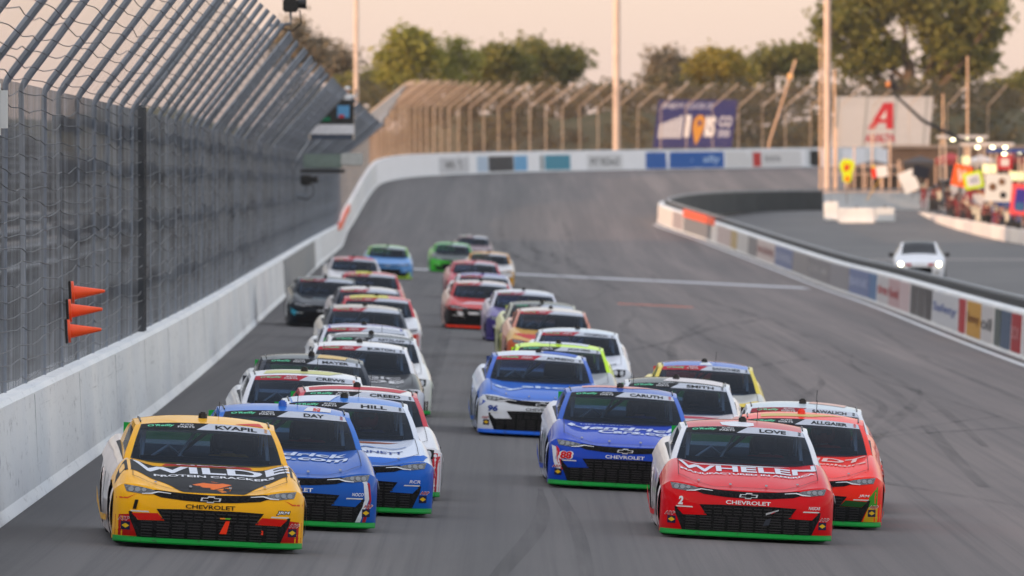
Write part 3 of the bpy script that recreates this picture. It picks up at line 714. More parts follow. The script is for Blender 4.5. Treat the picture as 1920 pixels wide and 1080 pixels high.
for s, k in ((-1, 'rail_l'), (1, 'rail_r')):
    V, Fc = [], []; rows = [(roofp(s * .92, t)) for t in lsp(.12, .9, 10)]
    for p in rows: V += [(p.x - .006, p.y, p.z - .004), (p.x - .006, p.y, p.z + .016), (p.x + .006, p.y, p.z + .016), (p.x + .006, p.y, p.z - .004)]
    for i in range(10):
        for j in range(4): Fc.append((i * 4 + j, i * 4 + (j + 1) % 4, (i + 1) * 4 + (j + 1) % 4, (i + 1) * 4 + j))
    Fc += [(0, 1, 2, 3), (43, 42, 41, 40)]; CAR[k] = pyd('roof_rail', V, Fc)
CAR['antenna'] = tubem('antenna', [(.16, 2.9 - YS, 1.27), (.165, 2.92 - YS, 1.43)], .004, 5)
V, Fc = [], []
for x in lsp(-.76, .76, 12):
    a = abs(x) / .76; y = 4.72 - .16 * a * a; V += [(x, y - YS, .955), (x, y + .07 - YS, 1.135), (x, y + .085 - YS, 1.13), (x, y + .02 - YS, .95)]
for i in range(12):
    for j in range(4): Fc.append((i * 4 + j, i * 4 + (j + 1) % 4, (i + 1) * 4 + (j + 1) % 4, (i + 1) * 4 + j))
Fc += [(3, 2, 1, 0), (48, 49, 50, 51)]; CAR['spoiler'] = pyd('spoiler', V, Fc)
CAR['tyre'] = lathem('tyre', [(-.13, .20), (-.14, .28), (-.125, .325), (-.10, .335), (.10, .335), (.125, .325), (.14, .28), (.13, .20)], 28)
CAR['rim'] = lathem('rim', [(-.12, .205), (-.125, .19), (-.05, .16), (-.06, .05), (.06, .05), (.05, .16), (.125, .19), (.12, .205)], 20)
def cage():
    V, Fc = [], []
    for s in (-1, 1):
        atube(V, Fc, [(s * .66, 1.85 - YS, .75), (s * .62, 2.3 - YS, 1.12), (s * .62, 3.1 - YS, 1.17), (s * .66, 3.9 - YS, .8)], .022, 6)
    atube(V, Fc, [(-.62, 3.05 - YS, .5), (-.62, 3.05 - YS, 1.16), (.62, 3.05 - YS, 1.16), (.62, 3.05 - YS, .5)], .022, 6)
    atube(V, Fc, [(-.6, 2.28 - YS, 1.13), (.6, 2.28 - YS, 1.13)], .02, 6)
    atube(V, Fc, [(-.55, 3.0 - YS, .6), (.1, 3.05 - YS, 1.15)], .022, 6); atube(V, Fc, [(-.3, 2.1 - YS, .8), (-.1, 2.3 - YS, 1.12)], .016, 6)
    atube(V, Fc, [(-.55, 1.95 - YS, .86), (-.38, 2.05 - YS, .98), (-.22, 2.2 - YS, .86)], .014, 6)
    return pyd('roll_cage', V, Fc, smooth=True)
CAR['cage'] = cage()
def dash():
    bm = bmesh.new(); abox(bm, (0, 1.95 - YS, .80), (1.4, .3, .14), None, .04); return tomesh(bm, 'dashboard')
CAR['dash'] = dash(); CAR['seat'] = (lambda bm: (abox(bm, (.34, 3.0 - YS, .72), (.5, .14, .75), None, .05), abox(bm, (.34, 2.8 - YS, .42), (.5, .5, .14), None, .04), abox(bm, (.13, 2.9 - YS, 1.0), (.06, .25, .2), None, .02), abox(bm, (.55, 2.9 - YS, 1.0), (.06, .25, .2), None, .02), tomesh(bm, 'seat'))[-1])(bmesh.new())
CAR['net'] = boxm('window_net', (.01, .8, .26), (.0, 2.75 - YS, 1.02))
# other makes: rounder lights in dark housings, one deep grille
CAR['t_hl_l'] = fdec([(-.86, .64), (-.70, .655), (-.56, .60), (-.60, .53), (-.74, .50), (-.85, .54)], 'headlight', .006); CAR['t_hl_r'] = fdec(mir([(-.86, .64), (-.70, .655), (-.56, .60), (-.60, .53), (-.74, .50), (-.85, .54)]), 'headlight', .006)
def rings(sgn):
    bm = bmesh.new()
    for cx, cz, rx, rz in ((-.79, .585, .035, .05), (-.68, .59, .04, .045)):
        b2 = poly2d([((cx + rx * math.cos(t)) * (1 if sgn < 0 else -1), cz + rz * math.sin(t)) for t in lsp(0, 2 * math.pi, 14)[:-1]]); me = bpy.data.meshes.new('t'); b2.to_mesh(me); b2.free(); bm.from_mesh(me); bpy.data.meshes.remove(me)
    return wrap(bm, fascia(.012), 'lens', .05, up=FU)
CAR['t_lens_l'] = rings(-1); CAR['t_lens_r'] = rings(1)
CAR['t_grille'] = fdec([(-.46, .50), (.46, .50), (.60, .30), (.72, .20), (.69, .092), (-.69, .092), (-.72, .20), (-.60, .30)], 'lower_grille', .005)
CAR['f_grille'] = fdec([(-.52, .60), (.52, .60), (.46, .46), (-.46, .46)], 'grille', .006)
def sidef(s, eps=.006): return lambda y, z: (s * (HW + .05 + eps), y - YS, z)
OFFW, OFFB = (228, 228, 230), (18, 18, 20)
GREEN = (14, 150, 64)
HLM = None
def headlightmat():
    m, t, b = newmat('headlight_print'); f = noise(t, 24., 4, .6)
    t.links.new(ramp(t, f, [(.35, (.015, .016, .018)), (.6, (.09, .095, .10)), (.75, (.34, .34, .34))]), b.inputs['Base Color']); b.inputs['Roughness'].default_value = .18; b.inputs['Coat Weight'].default_value = .8; return m
HLM = headlightmat()
def grillemat():
    m, t, b = newmat('grille_mesh'); f = noise(t, 55., 2, .5); b.inputs['Base Color'].default_value = (.008, .008, .009, 1)
    t.links.new(ramp(t, f, [(.4, (.004, .004, .005)), (.7, (.02, .02, .022))]), b.inputs['Base Color']); b.inputs['Roughness'].default_value = .8; b.inputs['Specular IOR Level'].default_value = .15; bump(t, b, f, .6, .01); return m
GRL = grillemat()
def parse(c): return tuple(c)
BUMPZ = pchip([(0, 0), (1, 0)])
NCAR = [0]
def make_car(X, Z, rel, L):
    yaw = -X / Z + rel + R(L.get('turn', 0)); near = Z < 175; mid = Z < 260
    z = track_z(X, Z + 2.75)
    root = empty('race_car', (X, Z + YS * CS, z), (0, math.atan(.05), yaw)); root.scale = (CS, CS, CS)
    tag(root, L['label'], 'race car', 'stock cars racing in the pack')
    C_ = lambda k, d: parse(L.get(k, d))
    hoodc = C_('hood', OFFW); fas = C_('fascia', hoodc); side = C_('side', hoodc); roof = C_('roof', hoodc); pil = C_('pillar', roof)
    body = link('body', CAR['body'], root, [paint(hoodc), paint(fas), paint(side), paint(roof), paint(pil), matte((30, 30, 33), .7, .2), paint(C_('deck', side)), GLASS])
    def P(key, name, m, par=root): return link(name, CAR[key], par, [m])
    wsn = P('windscreen', 'windscreen', GLASS)
    P('splitter', 'splitter', scraped(C_('spl', GREEN))); P('spoiler', 'spoiler', paint(C_('spo', L.get('spl', GREEN))))
    P('lip', 'splitter_edge', ink((205, 205, 200)))
    make = L.get('make', 'c')
    if make == 'c':
        gr = P('grille', 'grille', GRL)
        lg = P('lower_grille', 'lower_grille', GRL); P('insert_l', 'duct_cover', paint(C_('insert', fas))); P('insert_r', 'duct_cover', paint(C_('insert', fas)))
        for sd in 'lr':
            h = P('hl_' + sd, 'headlight', HLM)
            if mid: P('lens_' + sd, 'lens', ink((150, 154, 158)), h)
            P('trim_' + sd, 'headlight_trim', ink((226, 228, 230))); P('drl_' + sd, 'running_light', ink((226, 226, 222)))
        b_ = P('badge', 'badge', ink((212, 214, 216))); P('badge_in', 'badge_centre', ink((14, 14, 15)), b_)
        if mid: P('chev', 'maker_lettering', ink(C_('chev', OFFW)))
    else:
        lg = P('t_grille', 'lower_grille', GRL)
        if make == 'f': P('f_grille', 'grille', GRL)
        for sd in 'lr':
            h = P('t_hl_' + sd, 'headlight', ink((26, 27, 30))); P('t_lens_' + sd, 'lens', ink((196, 200, 206)), h)
    if near: P('slats', 'slat', matte((30, 30, 32), .6, .2), lg)['kind'] = 'stuff'
    bl = P('ban_l', 'sun_strip', ink(C_('ban', (22, 26, 30)))); br = P('ban_r', 'name_strip', ink((196, 202, 212)))
    P('oreilly', 'sponsor_lettering', ink((120, 226, 180)), bl); P('auto', 'sponsor_lettering', ink((214, 216, 218)), bl); P('parts', 'sponsor_lettering', ink((214, 216, 218)), bl)
    if L.get('name'):
        nm = L['name']; wd = min(.40, .07 * len(nm)); fs = wsf(.009)
        link('driver_lettering', wrap(text2d(nm, wd * 1.08, .105, .03), fs, 'driver_lettering', .06, .31, .885, up=FU), br, [ink((22, 24, 30))])
        for k in range(3): link('stripe', banner([(.60, .965 - k * .05), (.63, .965 - k * .05), (.635, .94 - k * .05), (.605, .94 - k * .05)], 'stripe', .009), br, [ink(C_('tick', (40, 42, 50)))])
    P('pod', 'roof_camera', matte(C_('pod', (20, 20, 22)), .4, .1)); P('rail_l', 'roof_rail', matte((30, 30, 32), .4)); P('rail_r', 'roof_rail', matte((30, 30, 32), .4))
    if near: P('antenna', 'antenna', BLACK)
    P('cage', 'roll_cage', matte(C_('cage', (206, 208, 210)), .5, .1)); P('dash', 'dashboard', BLACK); P('seat', 'seat', matte((24, 24, 27), .6))
    for wx in (-.80, .80):
        for wy in (.98, 3.68):
            whl = empty('wheel', (wx, wy - YS, .335)); whl.parent = root; P('tyre', 'tyre', RUBBER, whl); P('rim', 'rim', matte((52, 52, 54), .4, .1, 6, .5), whl)
    if near:
        for sx_ in (-1, 1): P('seam_l' if sx_ < 0 else 'seam_r', 'hood_seam', ink((30, 30, 32)))
        P('seam_f', 'hood_seam', ink((30, 30, 32)))
        for key in ('pin0', 'pin1', 'pin2', 'pin3'): P(key, 'hood_pin', ink((150, 150, 152)))
    for pts, c in L.get('gpoly', ()): link('grille_emblem', wrap(poly2d(pts), fascia(.022), 'grille_emblem', .05, up=FU), root, [ink(c)])
    for pts, c in L.get('hpoly', ()): link('hood_graphic', wrap(poly2d(pts), hood(.004), 'hood_graphic', .07, up=HU), root, [ink(c)])
    for k, (s, wd, hg, cx, cy, c, *sh) in enumerate(L.get('htext', ())): link('hood_lettering', wrap(text2d(s, wd, hg, .03, sh[0] if sh else 0), hood(.008 + .001 * k), 'hood_lettering', .06, cx, cy, up=HU), root, [ink(c)])
    for pts, c in L.get('fpoly', ()): link('bumper_graphic', wrap(poly2d(pts), fascia(.0025), 'bumper_graphic', .05, up=FU), root, [ink(c)])
    for pts, c in L.get('rpoly', ()): link('roof_graphic', wrap(poly2d(pts), lambda x, t: roofp(x / GT, t) + Vector((0, 0, .004)), 'roof_graphic', .07, up=HU), root, [ink(c)])
    if near:
        nn = (L.get('num') or (str(7 + NCAR[0] * 3), 0, 0))[0]; dark = sum(side) > 520; sc_ = ink((30, 32, 38) if dark else (226, 226, 228))
        def sf(y, z): return (-(HW + .047 - .06 * abs(z - .45)), y - YS, z)
        link('door_number', wrap(text2d(nn, .28 * len(nn) + .1, .46, .04, .15), lambda u, v: sf(2.35 - u, .45 + v), 'door_number', .1, up=(-1, 0, 0)), root, [sc_])
        link('side_graphic', wrap(poly2d([(1.5, .20), (3.2, .16), (4.6, .3), (4.6, .46), (3.4, .22), (1.5, .26)]), sf, 'side_graphic', .2, up=(-1, 0, 0)), root, [ink(hoodc if hoodc != side else (150, 40, 50))])
    if L.get('num'):
        s, c, oc = L['num']
        if oc: link('number', wrap(text2d(s, .085 * len(s) + .02, .105, .07, .15), fascia(.005), 'number', .05, -.75, .462, up=FU), root, [ink(oc)])
        link('number', wrap(text2d(s, (.075 if len(s) > 1 else .055) * len(s), .095, .045, .15), fascia(.008), 'number', .05, -.75, .462, up=FU), root, [ink(c)])
    if near and make == 'c':
        for sx_ in (-1, 1):
            pl = link('sponsor_decal', wrap(poly2d([(sx_ * .84 - .045, .265), (sx_ * .84 + .045, .265), (sx_ * .84 + .045, .165), (sx_ * .84 - .045, .165)]), fascia(.006), 'sponsor_decal', .05, up=FU), root, [ink((36, 38, 74))])
            link('decal_mark', wrap(poly2d([(sx_ * .84 - .038, .215), (sx_ * .84, .245), (sx_ * .84 + .038, .215), (sx_ * .84, .185)]), fascia(.009), 'decal_mark', .05, up=FU), pl, [ink((232, 190, 40))])
            link('sponsor_lettering', wrap(text2d('ARP', .115, .05, .05, .2), fascia(.006), 'sponsor_lettering', .05, sx_ * .86, .302, up=FU), root, [ink((236, 236, 236))])
            link('sponsor_lettering', wrap(text2d('ARP', .105, .042, .02, .2), fascia(.009), 'sponsor_lettering', .05, sx_ * .86, .302, up=FU), root, [ink((178, 28, 44))])
        if L.get('corner'):
            s, c, bc = L['corner']
            if bc: link('sponsor_decal', wrap(text2d(s, .15, .05, .09, .2), fascia(.005), 'sponsor_decal', .05, .74, .44, up=FU), root, [ink(bc)])
            link('sponsor_lettering', wrap(text2d(s, .13, .036, .02, .2), fascia(.008), 'sponsor_lettering', .05, .74, .44, up=FU), root, [ink(c)])
    NCAR[0] += 1
    return root

# ---------------------------------------------------------------- the pack: (X, Z of the nose, yaw relative to the line of sight, livery)
REDB = (176, 40, 60); BLU = (30, 74, 176); W_ = (226, 228, 232)
PACK = [
 (-3.15, 93.6, 2.2, dict(label='yellow and black stock car with green splitter leading beside the wall', name='KVAPIL', hood=(250, 188, 22), fascia=(250, 188, 20), side=(226, 214, 208), roof=(250, 190, 36), insert=(214, 36, 24), num=('1', (22, 20, 18), None), chev=(40, 30, 14), corner=('JRM', (240, 240, 240), (20, 20, 20)), tick=(220, 150, 30),
   hpoly=[([(-.93, 1.0), (-.84, 1.27), (.84, 1.27), (.93, 1.0), (.95, .74), (.75, .64), (.55, .46), (.33, .10), (-.27, .10), (-.5, .44), (-.72, .64), (-.95, .76)], (28, 29, 32)), ([(-.42, 1.42), (.44, 1.42), (.46, 1.31), (-.46, 1.31)], (186, 40, 44)), ([(-.18, .36), (.02, .50), (.22, .40), (.10, .28), (.02, .22)], (236, 120, 40)), ([(.06, .23), (.22, .33), (.20, .20), (.12, .14)], (240, 140, 34))],
   htext=[('WILDE', 1.60, .40, .02, 1.02, (226, 230, 238)), ('PROTEIN CRACKERS', 1.22, .10, .05, .69, (226, 228, 232)), ('NEW', .62, .06, .0, 1.365, (226, 200, 200))],
   fpoly=[([(-.94, .34), (-.80, .36), (-.72, .10), (-.94, .10)], (196, 30, 26)), ([(.80, .36), (.94, .34), (.94, .10), (.72, .10)], (196, 30, 26)), ([(-.94, .53), (-.83, .53), (-.74, .57), (-.83, .515), (-.94, .51)], (226, 96, 30)), ([(.94, .53), (.83, .53), (.74, .57), (.83, .515), (.94, .51)], (226, 96, 30))],
   rpoly=[([(.30, .02), (.56, .25), (.60, .05)], (214, 60, 30))], gpoly=[([(.16, .33), (.20, .33), (.17, .17), (.10, .17)], (250, 70, 30)), ([(.10, .365), (.155, .365), (.15, .35), (.10, .35)], (240, 150, 40)), ([(.155, .365), (.21, .365), (.20, .35), (.15, .35)], (120, 190, 60)), ([(.52, .23), (.54, .23), (.54, .18), (.52, .18)], (250, 70, 30))])),
 (-2.51, 100.3, 2.2, dict(label='royal blue stock car right behind the yellow leader', name='DAY', hood=(26, 100, 186), roof=(40, 118, 204), side=(206, 212, 226), pod=(40, 96, 184), num=None, corner=('NOCO', (226, 230, 240), None), tick=(170, 40, 56),
   htext=[('Hendrick', 1.3, .26, 0, 1.16, (206, 216, 236), .2), ('Cars.com', 1.2, .22, .05, .88, (206, 216, 236), .2)], fpoly=[([(.72, .63), (.84, .58), (.87, .40), (.78, .10), (.72, .10), (.82, .38), (.80, .56)], (222, 226, 234)), ([(.80, .60), (.87, .56), (.895, .38), (.84, .10), (.80, .10), (.87, .38), (.85, .54)], (178, 40, 60))], rpoly=[([(.2, .05), (.50, .1), (.52, .4), (.26, .3)], (222, 222, 226)), ([(.30, .06), (.38, .07), (.40, .3), (.32, .28)], (200, 60, 60))])),
 (-1.94, 105.6, 2.0, dict(label='blue and white stock car behind the royal blue one', name='HILL', hood=(214, 222, 236), fascia=(32, 108, 200), side=(226, 230, 238), roof=(50, 130, 212), pillar=(222, 228, 238), num=None, corner=('RCR', (226, 226, 236), None),
   hpoly=[([(-.8, .12), (.8, .12), (.9, .6), (.8, .42), (-.8, .42)], (38, 112, 202)), ([(-.5, 1.36), (.6, 1.36), (.3, 1.22), (-.4, 1.25)], (150, 84, 56))], htext=[('BENNETT', .66, .12, .28, .66, (38, 70, 140)), ('~^~', .9, .12, .2, .95, (120, 150, 200))], rpoly=[([(-.62, .02), (-.2, .02), (-.05, .5), (-.62, .5)], (224, 230, 240))])),
 (-1.89, 111.4, 2.0, dict(label='white and red stock car half hidden behind the blue and white one', name='CREED', hood=W_, side=(226, 222, 222), roof=(230, 228, 228), pillar=(206, 70, 84), make='t', num=None, rpoly=[([(-.6, .1), (.5, .1), (.6, .4), (.1, .32), (-.6, .34)], (202, 68, 80))], fpoly=[([(.70, .62), (.94, .6), (.94, .10), (.80, .10)], (200, 50, 66))])),
 (-2.68, 119.0, 1.8, dict(label='white stock car with red sun strip and pale yellow roof stripe', name='CREWS', hood=W_, roof=(232, 234, 238), ban=REDB, make='f', spl=(200, 200, 204), spo=(60, 60, 66), rpoly=[([(-.55, .12), (.3, .10), (.5, .4), (-.5, .36)], (214, 214, 150))], tick=(230, 120, 40))),
 (-2.82, 130.1, 1.8, dict(label='dark roofed stock car with white flanks, green spoiler corner showing', name='MAYER', hood=(40, 46, 58), side=(214, 218, 224), roof=(36, 44, 58), pillar=(44, 52, 66), make='f', rpoly=[([(.05, .1), (.45, .1), (.5, .4), (.1, .4)], (226, 196, 130))])),
 (-2.35, 142.5, 1.2, dict(label='white stock car with black lettered hood beside the wall', name='BURTON', hood=(54, 56, 60), fascia=W_, side=W_, roof=(236, 236, 238), ban=REDB, make='t', spl=(210, 212, 214), spo=(80, 82, 86), htext=[('LOGIC', 1.0, .25, .1, 1.05, (214, 214, 216)), ('ISIDE', 1.1, .22, .1, .72, (214, 214, 216))])),
 (-2.3, 151.1, 1.2, dict(label='white stock car with black front roof edge and glinting headlight', name='RETZLAFF', hood=(230, 230, 230), roof=(70, 76, 82), pillar=(232, 232, 232), side=(232, 232, 230), make='f', rpoly=[([(-.6, .25), (.6, .25), (.6, .9), (-.6, .9)], (234, 234, 234))], fpoly=[([(.62, .26), (.94, .28), (.94, .10), (.62, .10)], (70, 50, 46))])),
 (-2.56, 160.4, 1.8, dict(label='white stock car with blue roof and red sun strip', hood=W_, roof=(58, 70, 160), pillar=(220, 222, 230), ban=REDB, spl=(180, 180, 184), make='t', rpoly=[([(-.6, .0), (.6, .0), (.6, .2), (-.6, .2)], (226, 228, 234))])),
 (-2.93, 185.4, 1.8, dict(label='grey stock car with cream roof and red sun strip', hood=(206, 204, 200), roof=(196, 186, 176), pillar=(90, 94, 100), side=(214, 208, 200), ban=REDB, spl=(60, 60, 64), make='f')),
 (-2.93, 202.1, .8, dict(label='red and white stock car with yellow roof stripe, orange lower bumper', hood=(222, 224, 228), roof=(206, 62, 76), side=(226, 222, 220), fascia=(222, 222, 226), spl=(214, 70, 40), spo=(60, 60, 60), ban=REDB, rpoly=[([(-.6, .02), (.25, .02), (.2, .4), (-.6, .4)], (222, 216, 110))], fpoly=[([(.60, .5), (.94, .56), (.94, .10), (.5, .10)], (208, 62, 42))])),
 (-3.35, 217.5, 1.6, dict(label='stock car with dark edged white roof and red sun strip in the left line', hood=(190, 186, 190), roof=(222, 216, 214), pillar=(92, 92, 98), ban=REDB, spl=(60, 60, 66), make='t')),
 (-4.67, 235.4, 1.6, dict(label='black and teal stock car hugging the wall', hood=(38, 44, 52), roof=(70, 78, 84), side=(40, 44, 50), pillar=(52, 60, 68), ban=(150, 50, 64), spl=(24, 26, 30), spo=(24, 26, 30), insert=(30, 34, 40), fpoly=[([(-.94, .52), (-.80, .44), (-.35, .18), (-.52, .10), (-.94, .40)], (64, 176, 200)), ([(.5, .2), (.66, .2), (.66, .10), (.5, .10)], (64, 176, 200))], htext=[('Pinnacle', .9, .14, .1, .8, (150, 170, 180))])),
 (-3.84, 253.7, 1.0, dict(label='red stock car with yellow roof patch in the left line', hood=(196, 60, 70), roof=(200, 72, 82), pillar=(196, 56, 72), side=(220, 190, 190), ban=REDB, spl=(80, 40, 44), rpoly=[([(-.4, .05), (.05, .05), (.0, .45), (-.4, .45)], (220, 220, 90))])),
 (-5.04, 300.1, 1.4, dict(label='white stock car with red roof panel near the wall', hood=(220, 218, 218), roof=(206, 150, 150), pillar=(220, 216, 216), ban=(180, 60, 76), spl=(90, 90, 92), rpoly=[([(-.2, .0), (.6, .0), (.6, .7), (-.2, .7)], (200, 76, 84))])),
 (-4.75, 361.5, .4, dict(label='light blue and green stock car, last in the left line', hood=(98, 156, 214), roof=(150, 196, 130), pillar=(150, 200, 100), side=(150, 190, 220), fascia=(104, 160, 214), spl=(170, 206, 70), spo=(150, 206, 60), fpoly=[([(-.94, .3), (.94, .3), (.94, .10), (-.94, .10)], (168, 200, 80))])),
 (-1.88, 451.4, 1.0, dict(label='grey stock car, farthest back of the whole pack', hood=(150, 130, 134), roof=(150, 140, 136), pillar=(120, 112, 112), ban=(130, 66, 76), spl=(80, 76, 78))),
 (-2.54, 397.7, 1.6, dict(label='bright green and black stock car far back in the pack', hood=(60, 66, 66), roof=(90, 196, 90), pillar=(86, 190, 84), side=(110, 206, 90), fascia=(84, 200, 70), ban=(50, 70, 60), spl=(60, 170, 56), spo=(60, 170, 56), fpoly=[([(-.2, .58), (.94, .58), (.94, .10), (.1, .10)], (50, 60, 54))])),
 (-0.89, 353.1, .2, dict(label='yellow roofed white stock car far back in the right line', hood=(216, 214, 214), roof=(228, 170, 72), pillar=(222, 160, 60), side=(222, 218, 214), spl=(220, 160, 60), fascia=(222, 170, 70), fpoly=[([(-.94, .62), (.94, .62), (.94, .42), (-.94, .42)], (220, 220, 222))])),
 (-1.26, 309.4, 1.8, dict(label='pinkish red stock car far back in the right line', hood=(206, 90, 104), roof=(206, 92, 104), pillar=(204, 84, 98), side=(214, 150, 154), ban=(180, 60, 80), spl=(190, 180, 180))),
 (-0.87, 265.9, 1.8, dict(label='white stock car with blue roof band behind the red and black one', hood=(216, 216, 222), roof=(110, 112, 176), pillar=(220, 220, 226), ban=REDB, spl=(150, 150, 156))),
 (-0.85, 244.8, 1.8, dict(label='red and black stock car with white roof and orange red splitter', hood=(206, 64, 62), fascia=(40, 34, 34), roof=(222, 206, 200), pillar=(200, 70, 70), side=(220, 190, 180), ban=(190, 40, 56), spl=(226, 66, 36), spo=(40, 36, 36), hpoly=[([(-.6, .5), (.6, .5), (.4, .75), (-.4, .75)], (222, 196, 200))], fpoly=[([(-.70, .50), (-.56, .50), (-.40, .28), (-.54, .28)], (226, 222, 220)), ([(-.40, .50), (-.14, .50), (-.10, .38), (-.34, .38)], (226, 222, 220)), ([(-.94, .6), (.94, .6), (.94, .55), (-.94, .55)], (214, 60, 44))])),
 (0.23, 227.7, 1.8, dict(label='purple and white stock car in the right line', hood=(120, 108, 160), fascia=(74, 64, 124), roof=(222, 224, 230), pillar=(216, 216, 224), side=(190, 184, 206), ban=(160, 50, 76), spl=(70, 62, 120), spo=(70, 62, 120), fpoly=[([(-.80, .44), (-.66, .44), (-.66, .34), (-.80, .34)], (210, 206, 224))])),
 (0.6, 205.3, 1.8, dict(label='dark roofed stock car with pale yellow flank in the right line', hood=(60, 62, 62), roof=(84, 88, 82), pillar=(176, 176, 160), side=(214, 218, 160), fascia=(206, 212, 130), ban=(60, 56, 60), spl=(190, 200, 110))),
 (0.75, 195.2, 1.8, dict(label='red and yellow multicoloured stock car in the right line', hood=(222, 176, 90), fascia=(206, 110, 70), roof=(226, 216, 206), pillar=(214, 150, 130), side=(222, 170, 150), ban=(186, 40, 56), spl=(120, 80, 60), hpoly=[([(-.85, .5), (-.3, .25), (.3, .25), (.0, .6), (-.5, .9)], (200, 60, 60)), ([(.1, .8), (.8, .9), (.6, 1.2), (.0, 1.1)], (236, 210, 80))])),
 (1.12, 167.9, .6, dict(label='white stock car behind the neon yellow one', name='THOMPSON', hood=(224, 228, 236), roof=(214, 224, 232), pillar=(226, 230, 234), ban=REDB, make='t', spl=(120, 124, 150), htext=[('CARES', .8, .1, .3, .5, (120, 126, 136))])),
 (0.7, 151.0, 1.0, dict(label='neon yellow stock car behind the blue and white one', name='JONES', hood=(170, 174, 178), roof=(208, 244, 30), pillar=(206, 244, 30), side=(206, 236, 60), fascia=(198, 236, 40), ban=(50, 54, 60), make='f', spl=(190, 230, 40), rpoly=[([(-.3, .25), (.45, .2), (.5, .6), (-.4, .6)], (226, 230, 236))])),
 (0.35, 141.9, 1.8, dict(label='blue hooded stock car with white bumper and blue splitter', name='ALFREDO', hood=(32, 112, 206), fascia=(224, 228, 234), side=(206, 216, 236), roof=(216, 224, 236), pillar=(70, 116, 204), ban=(180, 40, 60), spl=(36, 104, 204), spo=(40, 60, 110), num=('96', (34, 70, 150), None), chev=(70, 74, 84), insert=(226, 230, 236), htext=[('shop', 1.0, .26, .2, .95, (206, 222, 244)), ('fy', .5, .2, -.5, .75, (206, 222, 244))], fpoly=[([(-.94, .66), (-.60, .62), (-.76, .66)], (226, 230, 236)), ([(-.95, .60), (-.86, .56), (-.95, .48)], (40, 90, 190))], rpoly=[([(.0, .2), (.55, .10), (.6, .5), (.1, .5)], (60, 108, 200))])),
 (2.82, 140.3, 1.2, dict(label='yellow stock car with blue roof front and red sun strip', name='SANCHEZ', hood=(196, 196, 190), roof=(56, 112, 200), pillar=(232, 212, 90), side=(232, 214, 96), fascia=(228, 206, 60), ban=(180, 40, 60), make='c', spl=(200, 50, 50), rpoly=[([(-.62, .45), (.62, .45), (.62, .95), (-.62, .95)], (236, 190, 170)), ([(-.1, .05), (.1, .05), (.05, .3), (-.05, .3)], (226, 230, 236))], hpoly=[([(-.9, .2), (.9, .2), (.94, .62), (.6, .7), (-.6, .7), (-.94, .62)], (226, 200, 70))])),
 (2.16, 126.3, .6, dict(label='white stock car with dark patterned roof behind the royal blue 88', name='SMITH', hood=(222, 216, 218), roof=(50, 54, 58), pillar=(222, 226, 232), side=(226, 226, 230), ban=(30, 32, 36), make='f', spl=GREEN, hpoly=[([(-.8, 1.3), (.6, 1.3), (.3, 1.1), (-.8, 1.05)], (190, 60, 84))], rpoly=[([(-.2, .10), (.62, .05), (.62, .5), (-.1, .42)], (228, 222, 220)), ([(-.62, .6), (.62, .6), (.62, .95), (-.62, .95)], (228, 226, 226))])),
 (1.32, 118.8, 1.9, dict(label='royal blue stock car number 88 with white hood lettering', name='CARUTH', hood=(26, 80, 194), roof=(50, 98, 188), pillar=(60, 110, 200), side=(206, 210, 226), num=('88', (214, 40, 50), (232, 234, 238)), corner=None, insert=(24, 76, 184), cage=(150, 152, 154), tick=(190, 50, 64),
   htext=[('Hendrick', 1.5, .27, .02, 1.07, (212, 220, 240), .2), ('Cars.com', 1.1, .22, .22, .80, (212, 220, 240), .2), ('chevy', .16, .05, .5, .45, (190, 200, 226)), ('HENDRICK', .7, .05, -.2, 1.33, (180, 196, 230))],
   fpoly=[([(-.93, .58), (-.88, .56), (-.80, .28), (-.83, .20), (-.90, .36)], (226, 230, 236)), ([(-.88, .58), (-.84, .54), (-.77, .28), (-.79, .24), (-.86, .38)], (206, 44, 62)), ], rpoly=[([(-.5, .3), (.1, .22), (.55, .45), (.1, .4), (-.5, .55)], (226, 170, 160))])),
 (3.51, 114.8, 1.2, dict(label='white stock car with grey roof and red flank behind the orange red one', name='SAWALICH', hood=(226, 222, 222), roof=(204, 214, 220), pillar=(226, 228, 232), side=(196, 84, 76), ban=(150, 40, 54), make='t', spl=(60, 50, 50), rpoly=[([(.05, .3), (.5, .25), (.55, .6), (.1, .55)], (226, 190, 176))])),
 (3.32, 108.9, .4, dict(label='fluorescent orange red stock car behind the red and white leader', name='ALLGAIER', hood=(250, 46, 22), roof=(250, 58, 34), side=(240, 60, 36), fascia=(252, 48, 20), pod=(250, 52, 34), ban=(40, 44, 48), insert=(38, 92, 44), corner=('JRM', (250, 236, 230), None), tick=(226, 50, 40),
   htext=[('BRANDT', 1.5, .28, .0, 1.12, (232, 196, 190), .1), ('Agriculture', .9, .14, .30, .80, (240, 190, 180), .1)], fpoly=[([(.80, .42), (.90, .56), (.90, .30), (.80, .30)], (74, 160, 52)), ([(.74, .10), (.80, .30), (.94, .34), (.94, .10)], (226, 176, 36))], rpoly=[([(-.5, .10), (.1, .12), (.5, .35), (.1, .3), (-.5, .3)], (216, 190, 120))])),
 (2.5, 103.5, 2.0, dict(label='red and white stock car number 2 leading the right hand line', name='LOVE', hood=(222, 22, 40), roof=(206, 34, 50), pillar=(230, 232, 236), side=(226, 216, 216), fascia=(222, 16, 32), insert=(222, 14, 28), num=('2', (234, 236, 238), None), corner=('NASCAR', (226, 228, 232), None),
   hpoly=[([(-.75, 1.40), (.5, 1.40), (.2, 1.33), (-.75, 1.36)], (222, 226, 232))], htext=[('WHELEN', 1.56, .40, .0, 1.07, (222, 226, 234)), ('MANUFACTURED IN AMERICA', 1.50, .085, .0, .74, (224, 226, 232))],
